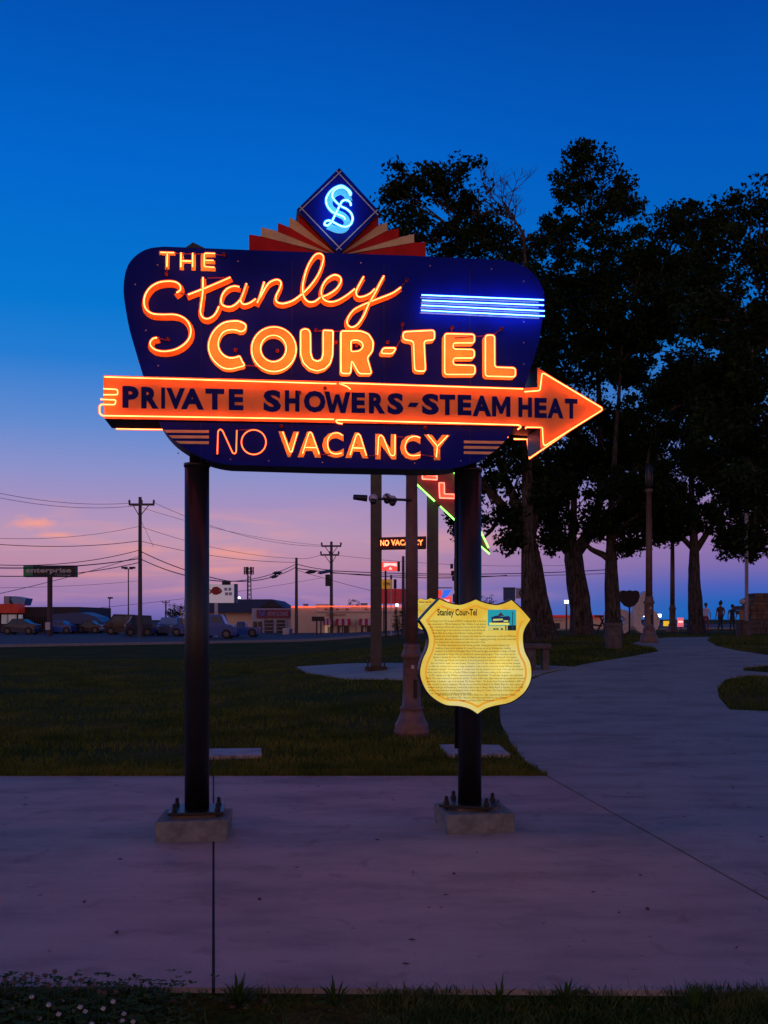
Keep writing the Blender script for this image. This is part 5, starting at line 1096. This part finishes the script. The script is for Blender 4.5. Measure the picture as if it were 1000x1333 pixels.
# signs seen between the posts
LITR = mat('lit_red_sign', (.6, .05, .04), .4, emis=(1, .07, .06), es=.9, var=.2, scale=1.5); LITWH = mat('lit_white_sign', (.8, .6, .6), .4, emis=(1, .72, .68), es=1)
r = pylon(502, 62, 'lit red and white pylon sign seen between the flat post and the lamp post', [('cabinet', (494, 519.6, 731.5, 742.8), LITR, .5)], (.06, 742), pm=mDK)
part('end_panel', r, 517.6, 520.8, 731, 743.3, 61.9, .6, mDK); polypart('white_emblem', r, [(499.6, 733), (516.4, 733.2), (516.8, 737.4), (508, 735.6), (499.6, 738.4)], 61.85, .05, LITWH); polypart('white_emblem', r, [(506, 741.4), (508.2, 737.6), (510.8, 741.4)], 61.85, .05, LITWH)
r = pylon(503, 64, 'yellow sign board below the lit red and white sign', [('board', (494, 511, 754, 766.4), mat('sign_yellow', (.6, .33, .03), .5, emis=(.6, .3, .03), es=.35), .3)], (.05, 756), pm=mDK); letters('lettering', 'OPEN', (499, 758, 508, 762), fm(r, 63.9), .04, INK, r, .03)
r = thing('speaker_box', 514.6, 66, 'black box hanging beside the yellow sign board', 'box'); part('housing', r, 512.6, 516.4, 754, 766, 66, .4, mDK); part('pole', r, 514, 515, 766, 828, 66.1, .1, mDK)
r = thing('billboard', 512, 68, 'big dim red board with pale lettering behind the lamp post', 'sign'); part('board', r, 494, 532, 766.5, 786, 68, .3, mat('dim_red_board', (.30, .02, .03), .5, emis=(.3, .015, .025), es=.45, var=.25, scale=.8)); 
letters('lettering', 'FAMILY', (503, 770, 522, 775), fm(r, 67.95), .04, mat('pale_red_print', (.5, .2, .2), .5), r); letters('lettering', 'DINING', (503, 777, 524, 782), fm(r, 67.95), .04, mat('pale_red_print', (.5, .2, .2), .5), r)
for a in (499, 526): part('leg', r, a, a + 1.6, 786, 829, 68.1, .15, mDK)
r = thing('flagpole', 509, 58, 'thin white flagpole with furled flag behind the flat post', 'flagpole'); part('pole', r, 508.6, 509.7, 748, 828, 58, .06, mWH); part('flag', r, 508, 510.6, 749, 754, 57.95, .12, mBL)
r = pylon(580, 60, 'blue and red emblem sign peeking above the shield sign', [('red_board', (569, 588.4, 776.4, 786), LITR, .3)], (.06, 770))
polypart('emblem_red', r, [(570, 768.4), (574.4, 768), (577.4, 777), (572, 778)], 59.9, .1, mat('emblem_lit_red', (.6, .03, .03), .4, emis=(1, .06, .04), es=.8)); polypart('emblem_blue', r, [(578, 768), (588.6, 767.6), (580.4, 778.6), (573.4, 778.4), (576, 774)], 59.8, .1, mat('emblem_lit_blue', (.03, .1, .6), .4, emis=(.03, .16, .9), es=.9))
part('top_bar', r, 569, 589, 764.6, 765.8, 60, .2, mRB); letters('lettering', 'Oil', (577, 780, 585, 784), fm(r, 59.9), .05, LITWH, r, .03)
r = thing('signal_pole', 594, 45, 'grey signal mast with dark boxes just left of the right sign post', 'mast'); part('mast', r, 592.4, 597, 727, 830, 45, .16, STEEL)
for a, b_, y0, y1_ in ((586.6, 590, 734, 740), (587.6, 592.6, 743, 749), (589, 592.4, 750, 756), (590, 592.4, 773, 784)): part('signal_box', r, a, b_, y0, y1_, 44.9, .2, mDK)
part('mast_plate', r, 591.2, 596.6, 727, 768, 44.86, .1, mat('mast_grey', (.2, .2, .23), .6))
r = thing('shop_sign', 663, 92, 'dark blue square sign beside the round emblem, above the shield', 'sign'); part('board', r, 656, 671, 765.4, 782, 92, .5, mat('sign_deep_blue', (.02, .07, .2), .5)); part('leg', r, 663, 664.4, 782, 826, 92.1, .2, mDK); part('frame', r, 655.4, 671.6, 764.6, 765.3, 91.9, .6, mDK)
r = thing('shop_sign', 680, 92, 'pale sign with a round dark emblem left of the leaning trunk', 'sign'); part('board', r, 672.6, 688, 765.4, 779, 92, .5, mat('pale_grey_sign', (.35, .34, .42), .5)); part('leg', r, 679, 680.4, 779, 826, 92.1, .2, mDK)
polypart('round_emblem', r, [(680.5 + 5 * math.cos(a / 8 * math.pi), 772 + 5.4 * math.sin(a / 8 * math.pi)) for a in range(16)], 91.9, .08, mat('emblem_green_black', (.03, .09, .07), .5)); polypart('emblem_ring', r, [(680.5 + 2.6 * math.cos(a / 8 * math.pi), 772 + 2.9 * math.sin(a / 8 * math.pi)) for a in range(16)], 91.8, .05, mWH)
polypart('emblem_centre', r, [(680.5 + 1.7 * math.cos(a / 4 * math.pi), 772.3 + 2 * math.sin(a / 4 * math.pi)) for a in range(8)], 91.7, .05, mat('emblem_green_black', (.03, .09, .07), .5))
# low white building right
r = thing('store_building', 760, 90, 'low cream building with a lit red roof edge behind the oak trunks', 'building'); part('wall', r, 640, 790, 803, 830, 90, 14, mCR); part('roof_edge', r, 640, 790, 800.6, 803.4, 89.6, 15, mat('red_roof_edge', (.4, .02, .02), .5, emis=(.5, .02, .02), es=.4)); part('white_band', r, 640, 736, 803.5, 807, 89.8, .2, mWH)
for a in (652, 668, 722, 744): part('window', r, a, a + 7, 811, 820, 89.9, .1, mWIN)
r = thing('bench', 695, 20, 'stone bench half hidden behind the shield sign, beside the leaning oak', 'bench')
r.location = (*Wp(695, 850, 20)[:2], float(H(Wp(695, 850, 20)[0], 20))); STN = mat('rough_stone', (.11, .095, .09), .9, var=.3, scale=6, bump=.8)
m = MB(); m.box(-.22, .32, -.22, .22, .42, .52); bevelled(m.build('seat', STN, r), .02); m = MB(); m.box(-.16, .02, -.16, .16, -.1, .42); m.build('leg', STN, r); m = MB(); m.box(.16, .28, -.16, .16, -.1, .42); m.build('leg', STN, r)
m = MB(); m.box(-.14, .0, -.175, -.16, .05, .36); m.build('relief_panel', STN, r)
# planter
def planter(px, Y, w, h, lb):
    x, y, z = Gx(px, Y); r = empty('planter', (x, y, z), 0, lb, 'planter', 'round concrete planters'); W_ = w / FP * Y / 2; hh = h / FP * Y
    m = MB(); m.lathe([(W_ * .95, -.1), (W_, hh * .85), (W_ * 1.12, hh * .87), (W_ * 1.12, hh), (W_ * .9, hh), (W_ * .88, hh - .08)], n=20); m.build('pot', STN, r, False)
    m = MB(); m.lathe([(W_ * .95, hh * .45), (W_ * 1.03, hh * .47), (W_ * 1.03, hh * .5), (W_ * .95, hh * .52)], n=20); m.build('band', STN, r)
planter(798.5, 24, 22, 32, 'round concrete planter in front of the slim dark oak'); planter(968, 34, 19, 20, 'round concrete planter under the pale pole at right')
# folding frame
r = thing('folding_frame', 783, 40, 'dark folding trestle between the forked oak and the planter', 'trestle'); f = fm(r, 40)
for a, b_ in (((776, 825), (788, 802)), ((781, 802), (791, 825)), ((774, 802), (792, 802)), ((770, 813), (784, 815))): m = MB(); m.cyl(f(*a, 0), f(*b_, 0), .035, n=6); m.build('bar', mDK, r)
# white 66 numerals and dark shield on top
NUM = mat('white_numeral', (.85, .80, .78), .55)
def ring(cx, cy, R1, R2, n=32): return [[Vector((cx + R1 * math.cos(2 * math.pi * i / n), cy + R1 * math.sin(2 * math.pi * i / n))) for i in range(n)], [Vector((cx + R2 * math.cos(2 * math.pi * i / n), cy + R2 * math.sin(2 * math.pi * i / n))) for i in range(n)]]
for cx, lb in ((807, 'left white numeral six of the big 66 sculpture, half behind the planter'), (842, 'right white numeral six of the big 66 sculpture, behind the lamp post')):
    Yn = 38 if cx < 820 else 37.6; r = thing('numeral_sculpture', cx, Yn, lb, 'sculpture', 'white numerals'); lo = Vector(r.location); f_ = lambda px, py, off: tuple(Vector(Wp(px, py, Yn)) - lo - Vector((0, off, 0)))
    cy = 808.5; R1, R2 = 17, 7.5; a0 = math.pi * 1.0
    out = []; n = 40
    pts = [(cx + R1 * math.cos(a), cy + R1 * math.sin(a)) for a in np.linspace(-.9, math.pi, 26)]
    pts += [(cx - R1, cy - 8), (cx - R1 + 2, cy - 20), (cx - R1 + 8, cy - 32), (cx - 2, cy - 39), (cx + 4, cy - 40), (cx + 9, cy - 37), (cx + 2, cy - 28), (cx - 3, cy - 17)]
    plate('numeral', [pts, ring(cx, cy, 1, R2)[1]], f_, 0, -.5, NUM, r)
    m = MB(); m.box(-.3, .3, .05, .45, -.3, .06); m.build('base', STN, r)
r = thing('route_shield', 820, 35, 'dark shield shaped emblem standing in front of the white numerals', 'emblem'); lo = Vector(r.location); f_ = lambda px, py, off: tuple(Vector(Wp(px, py, 35)) - lo - Vector((0, off, 0)))
q = [(808, 770), (812, 768.4), (816, 769.4), (820, 768.2), (824, 769.4), (828, 768.4), (832, 770), (833, 776), (831, 783), (826, 788.6), (820, 791), (814, 788.6), (809, 783), (807, 776)]
plate('shield', [q], f_, 0, -.15, mDK, r); m = MB(); zt = Wp(0, 787, 35)[2] - lo.z; m.cyl((0, .05, -.1), (0, .05, zt), .03, n=8); m.build('post', mDK, r)
# yellow and red signs in the distance right
r = thing('road_sign', 869, 85, 'small lit yellow sign left of the far lamp post', 'sign'); part('board', r, 864.4, 873, 808.4, 815, 85, .2, mat('lit_yellow', (.7, .45, .02), .4, emis=(1, .6, .03), es=.7, var=.4, scale=3)); part('leg', r, 868, 869, 815, 828, 85.05, .1, mDK)
r = thing('road_sign', 886, 85, 'small lit red and white sign right of the far lamp post', 'sign'); part('board', r, 882.6, 890, 804, 816, 85, .2, mat('lit_red_pale', (.6, .15, .2), .4, emis=(1, .18, .25), es=.6, var=.5, scale=4)); part('leg', r, 886, 887, 816, 828, 85.05, .1, mDK)
part('white_stripe', r, 883.4, 889.2, 808.4, 810.4, 84.9, .06, LITWH)
# structure at far right
r = thing('stone_wall', 990, 40, 'dark stone pillar structure at the right edge behind the planter', 'wall')
SB = mat('stone_block_brown', (.16, .105, .075), .9, var=.35, scale=3, bump=.5)
for row, (x0, x1, y0, y1_) in enumerate([(985, 1040, 772, 777), (982, 1040, 777.5, 782.5), (980, 1040, 783, 788), (968, 1040, 788.5, 794), (972, 1040, 794.5, 800), (978, 1040, 800.5, 806), (978, 1040, 806.5, 812), (978, 1040, 812.5, 818), (978, 1040, 818.5, 828)]):
    x = x0
    while x < x1 - 2:
        w = random.uniform(6, 10); part('stone', r, x, min(x + w, x1) - .5, y0, y1_, 40 + random.uniform(0, .08), 1.2, SB if row < 6 else STN); x += w
part('core', r, 981, 1038, 774, 828, 40.3, .8, mDK)
r = thing('notice_post', 966, 33.4, 'tan wooden notice on a short post beside the planter at right', 'sign'); part('board', r, 963.6, 969, 794, 807, 33.4, .08, mat('tan_board', (.3, .17, .09), .7)); part('post', r, 965.6, 967, 807, 826, 33.45, .05, mDK)
r = thing('pale_pole', 972, 34.5, 'pale slim pole with a small round lamp at right', 'pole'); part('shaft', r, 970.8, 974.4, 668, 826, 34.5, .09, mat('pale_pole_metal', (.25, .25, .32), .4)); m = MB(); c = Vector(Wp(966.4, 783, 34.5)) - Vector(r.location); m.sphere(c, .1, 12, 8); m.build('globe', mat('globe_glass', (.55, .5, .52), .3), r, True)
m = MB(); m.cyl(c + Vector((.0, 0, -.04)), c + Vector((.17, .03, -.06)), .015); m.build('bracket', mDK, r)

# ------------------------------------------------------------------ people (continuous skinned bodies)
def person(px, Y, feet_y, h, shirt, legs, pose, label, hair=(.02, .015, .01), extra=None, rz=0.):
    x, y, _ = Wp(px, 0, Y); z = float(H(x, y)); r = empty('person', (x, y, z), rz, label, 'person'); s = h / 1.72
    st = pose
    J = dict(pel=(0, 0, .93), wst=(0, 0, 1.08), chs=(0, .0, 1.30), nck=(0, 0, 1.47), hd1=(0, -.02, 1.56), hd2=(0, -.02, 1.68),
             lh=(-.10, 0, .90), lk=(-.11, -st * .5, .50), la=(-.11, st * .3, .09), lt=(-.11, st * .3 - .15, .03), rh=(.10, 0, .90), rk=(.11, st * .4, .50), ra=(.12, -st * .5, .09), rt=(.12, -st * .5 - .15, .03),
             ls=(-.19, 0, 1.40), le=(-.25, .03, 1.14), lw=(-.24, -.10, .90), lf=(-.23, -.13, .80), rs=(.19, 0, 1.40), re=(.26, .03, 1.14), rw=(.25, -.08, .90), rf=(.24, -.11, .80))
    if extra == 'reach': J.update(re=(.36, -.08, 1.22), rw=(.52, -.16, 1.16), rf=(.60, -.18, 1.15))
    E = [('pel', 'wst'), ('wst', 'chs'), ('chs', 'nck'), ('nck', 'hd1'), ('hd1', 'hd2'), ('pel', 'lh'), ('lh', 'lk'), ('lk', 'la'), ('la', 'lt'), ('pel', 'rh'), ('rh', 'rk'), ('rk', 'ra'), ('ra', 'rt'), ('chs', 'ls'), ('ls', 'le'), ('le', 'lw'), ('lw', 'lf'), ('chs', 'rs'), ('rs', 're'), ('re', 'rw'), ('rw', 'rf')]
    Rr = dict(pel=(.15, .11), wst=(.135, .10), chs=(.16, .115), nck=(.055, .055), hd1=(.085, .095), hd2=(.08, .09), lh=(.09, .09), lk=(.058, .058), la=(.04, .045), lt=(.04, .03), ls=(.06, .06), le=(.042, .042), lw=(.03, .03), lf=(.032, .02))
    for a in ('h', 'k', 'a', 't', 's', 'e', 'w', 'f'): Rr['r' + a] = Rr['l' + a]
    ks = list(J); me = bpy.data.meshes.new('body'); me.from_pydata([tuple(c * s for c in J[k]) for k in ks], [(ks.index(a), ks.index(b)) for a, b in E], [])
    o = bpy.data.objects.new('body', me); COL.objects.link(o); md = o.modifiers.new('skin', 'SKIN'); md.use_smooth_shade = True
    if not me.skin_vertices: 
        bpy.context.view_layer.objects.active = o
        try: o.data.attributes.new
        except Exception: pass
    sv = me.skin_vertices[0].data if me.skin_vertices else None
    if sv is None: return None
    for i, k in enumerate(ks): sv[i].radius = (Rr[k][0] * s, Rr[k][1] * s); sv[i].use_root = (k == 'pel')
    sb = o.modifiers.new('sub', 'SUBSURF'); sb.levels = 1; sb.render_levels = 1
    bpy.context.view_layer.update(); dg = bpy.context.evaluated_depsgraph_get(); nm = bpy.data.meshes.new_from_object(o.evaluated_get(dg)); o.modifiers.clear(); o.data = nm; o.parent = r
    nm.materials.clear(); skin = mat('skin', (.32, .19, .13), .6)
    for mm in (skin, shirt, legs, mat('shoe', (.08, .07, .07), .7)): nm.materials.append(mm)
    for p in nm.polygons:
        c = p.center / s; p.use_smooth = True
        p.material_index = 3 if c.z < .08 else (2 if (c.z < .96 and abs(c.x) < .22) and (c.z > (.50 if extra == 'shorts' else .1)) else (1 if .96 <= c.z < 1.46 and (abs(c.x) < .22 or c.z > 1.22) else 0))
    hm = MB(); hm.sphere((0, .015 * s, 1.67 * s), .108 * s, 12, 8, (1, 1.1, 1)); 
    if extra == 'bun': hm.sphere((0, .06 * s, 1.78 * s), .055 * s, 8, 6)
    hm.build('hair', mat('hair_%d' % int(hair[0] * 1000), hair, .8), r, True)
    fmn = MB(); fmn.add([(0, -.115 * s, 1.60 * s), (-.012 * s, -.095 * s, 1.57 * s), (.012 * s, -.095 * s, 1.57 * s), (0, -.10 * s, 1.63 * s)], [(0, 1, 2), (0, 3, 1), (0, 2, 3)])
    fmn.build('nose', skin, r)
    for sx_, k in ((-1, 'lf'), (1, 'rf')):
        b_ = Vector(J[k]) * s; q = MB(); dirn = (Vector(J[k]) - Vector(J[k[0] + 'w'])).normalized()
        side = Vector((0, 1, 0)) if abs(dirn.y) < .8 else Vector((0, 0, 1))
        for f in range(4): q.cyl(b_ + side * (f - 1.5) * .018 * s, b_ + side * (f - 1.5) * .02 * s + dirn * (.07, .085, .08, .065)[f] * s, .009 * s, .006 * s, 6)
        q.cyl(b_ - dirn * .03 * s, b_ + side * -.05 * s + dirn * .03 * s, .011 * s, .008 * s, 6); q.build('fingers', skin, r)
    return r
person(919, 58, 826, 1.68, mat('cloth_pale', (.7, .6, .7), .8), mat('cloth_red', (.35, .04, .04), .8), .14, 'person in a pale top and red shorts reaching sideways beside the rightmost trunk', hair=(.10, .06, .04), extra='reach', rz=2.6)
person(938, 56, 825, 1.70, mat('cloth_maroon', (.12, .05, .045), .8), mat('cloth_dark', (.03, .03, .04), .8), .18, 'person with hair in a bun and a dark red top, middle of the three', extra='bun', rz=3.4)
person(953.5, 60, 822, 1.66, mat('cloth_black', (.02, .02, .025), .8), mat('cloth_dark', (.03, .03, .04), .8), .2, 'person in black walking, nearest the stone structure', extra=None, rz=3.0)

# ------------------------------------------------------------------ overhead cables
WIRE = mat('cable_black', (.02, .02, .025), .5)
def cable(a, b_, sag, rr3, lb):
    p, q = Vector(Wp(*a)), Vector(Wp(*b_)); P = []
    for i in range(25): t = i / 24; v_ = p.lerp(q, t); v_.z -= sag * 4 * t * (1 - t); P.append(v_)
    tag(tube('overhead_cable', P, rr3, WIRE, None, False, 5), lb, 'cable', 'overhead cables')
K = [((-60, 628, 60), (169, 655, 75), .5, .016, 'top thin cable running left from the crossarm of the tall utility pole'), ((-60, 634, 60), (182, 658, 75), .6, .016, 'second thin cable running left from the tall utility pole'),
     ((-60, 697, 60), (182, 685, 75), .5, .014, 'slack thin cable meeting the tall utility pole below its crossarm'), ((-60, 703, 60), (182, 704, 75), .4, .024, 'dark straight cable left of the tall utility pole at mid height'),
     ((-60, 731, 60), (182, 716, 75), .6, .026, 'thick cable left of the tall utility pole above the green sign'), ((-60, 737, 60), (182, 727, 75), .35, .038, 'thickest cable passing just above the green and black sign'), ((-60, 747, 60), (182, 732, 75), .5, .03, 'thick cable passing behind the green and black sign'),
     ((-60, 785, 60), (182, 724, 75), .2, .02, 'slanting cable climbing from the restaurant to the tall utility pole'),
     ((202, 655, 75), (418, 711, 95), .8, .016, 'top thin cable from the tall pole to the two armed pole'), ((182, 660, 75), (443, 711, 95), .6, .014, 'thin cable sloping from the tall pole behind the sign post'), ((182, 685, 75), (386, 727, 88), .5, .016, 'thin cable between the tall pole and the plain pole'),
     ((182, 704, 75), (386, 732, 88), .4, .02, 'upper dark cable between the tall pole and the plain pole'), ((182, 717, 75), (295, 756, 70), .25, .035, 'thick span cable dropping from the tall pole to the signal'), ((182, 727, 75), (295, 757, 70), .35, .035, 'lower thick span cable dropping to the signal'),
     ((295, 756, 70), (386, 738, 88), .45, .034, 'thick span cable rising from the signal to the plain pole'), ((295, 757, 70), (386, 734, 88), .35, .03, 'second span cable rising from the signal to the plain pole'), ((386, 734, 88), (432, 742, 95), .1, .035, 'short thick cable between the plain pole and the two armed pole'),
     ((386, 740, 88), (660, 749, 100), .5, .042, 'thick cable running right from the plain pole behind the flat posts'), ((432, 743, 95), (800, 741, 100), .4, .042, 'thick cable running right behind the oaks'), ((432, 746, 95), (800, 746, 100), .3, .03, 'lower cable running right behind the oaks'),
     ((386, 742, 88), (560, 785, 95), .2, .02, 'thin cable sloping down right from the plain pole'), ((432, 722, 95), (760, 735, 100), .5, .016, 'thin upper cable right of the two armed pole'), ((418, 722, 95), (386, 727, 88), .15, .018, 'short slack cable between the crossarm and the plain pole'),
     ((-60, 765, 100), (182, 756, 130), .3, .02, 'faint distant cable low in the left sky'), ((100, 794, 150), (420, 752, 200), .5, .03, 'faint distant cable rising behind the left sign post'), ((180, 670, 75), (200, 712, 74), .0, .014, 'short guy wire leaning off the tall utility pole')]
for k in K: cable(*k)
r = thing('guy_wire', 238, 78, 'yellow guy wire marker leaning left of the left sign post', 'guy wire'); f = fm(r, 78); m = MB(); m.cyl(f(233.5, 792, 0), f(240, 812, 0), .05, n=6); m.build('marker_sleeve', mat('guy_yellow', (.5, .35, .05), .5), r)

# a few fallen leaves on the concrete
fv = MB()
for i in range(90):
    y = random.uniform(4.5, 16) if i % 3 else random.uniform(4.5, 9.5); x = random.uniform(-.36, .42) * y
    if y > back and not pip(np.array([x]), np.array([y]), path_poly)[0]: continue
    z = float(H(x, y)) + .006; a = random.uniform(0, 6.28); l = random.uniform(.012, .03); w = l * random.uniform(.3, .55); c, s_ = math.cos(a), math.sin(a)
    fv.add([(x - c * l, y - s_ * l, z), (x + s_ * w, y - c * w, z + random.uniform(.002, .01)), (x + c * l, y + s_ * l, z + random.uniform(0, .008)), (x - s_ * w, y + c * w, z + .002)], [(0, 1, 2, 3)])
tag(fv.build('fallen_leaves', mat('dry_leaf', (.09, .055, .03), .9)), 'scattered small dry leaves on the concrete', kind='stuff')
# roof clutter on the far buildings
for nm, x0, x1, y0, y1_, Yd, lb in [('roof_vent', 395, 400, 787, 791, 99, 'small roof vent on the cream shops left of the parapet'), ('roof_vent', 470, 478, 786, 791, 99, 'wide roof vent on the cream shops beside the small tree top')]:
    r = empty(nm, Wp((x0 + x1) / 2, y1_, Yd), 0, lb, 'roof vent'); part('housing', r, x0, x1, y0, y1_, Yd, 1.2, mGY); part('hood', r, x0 - .6, x1 + .6, y0 - .8, y0, Yd - .1, 1.5, mDK)
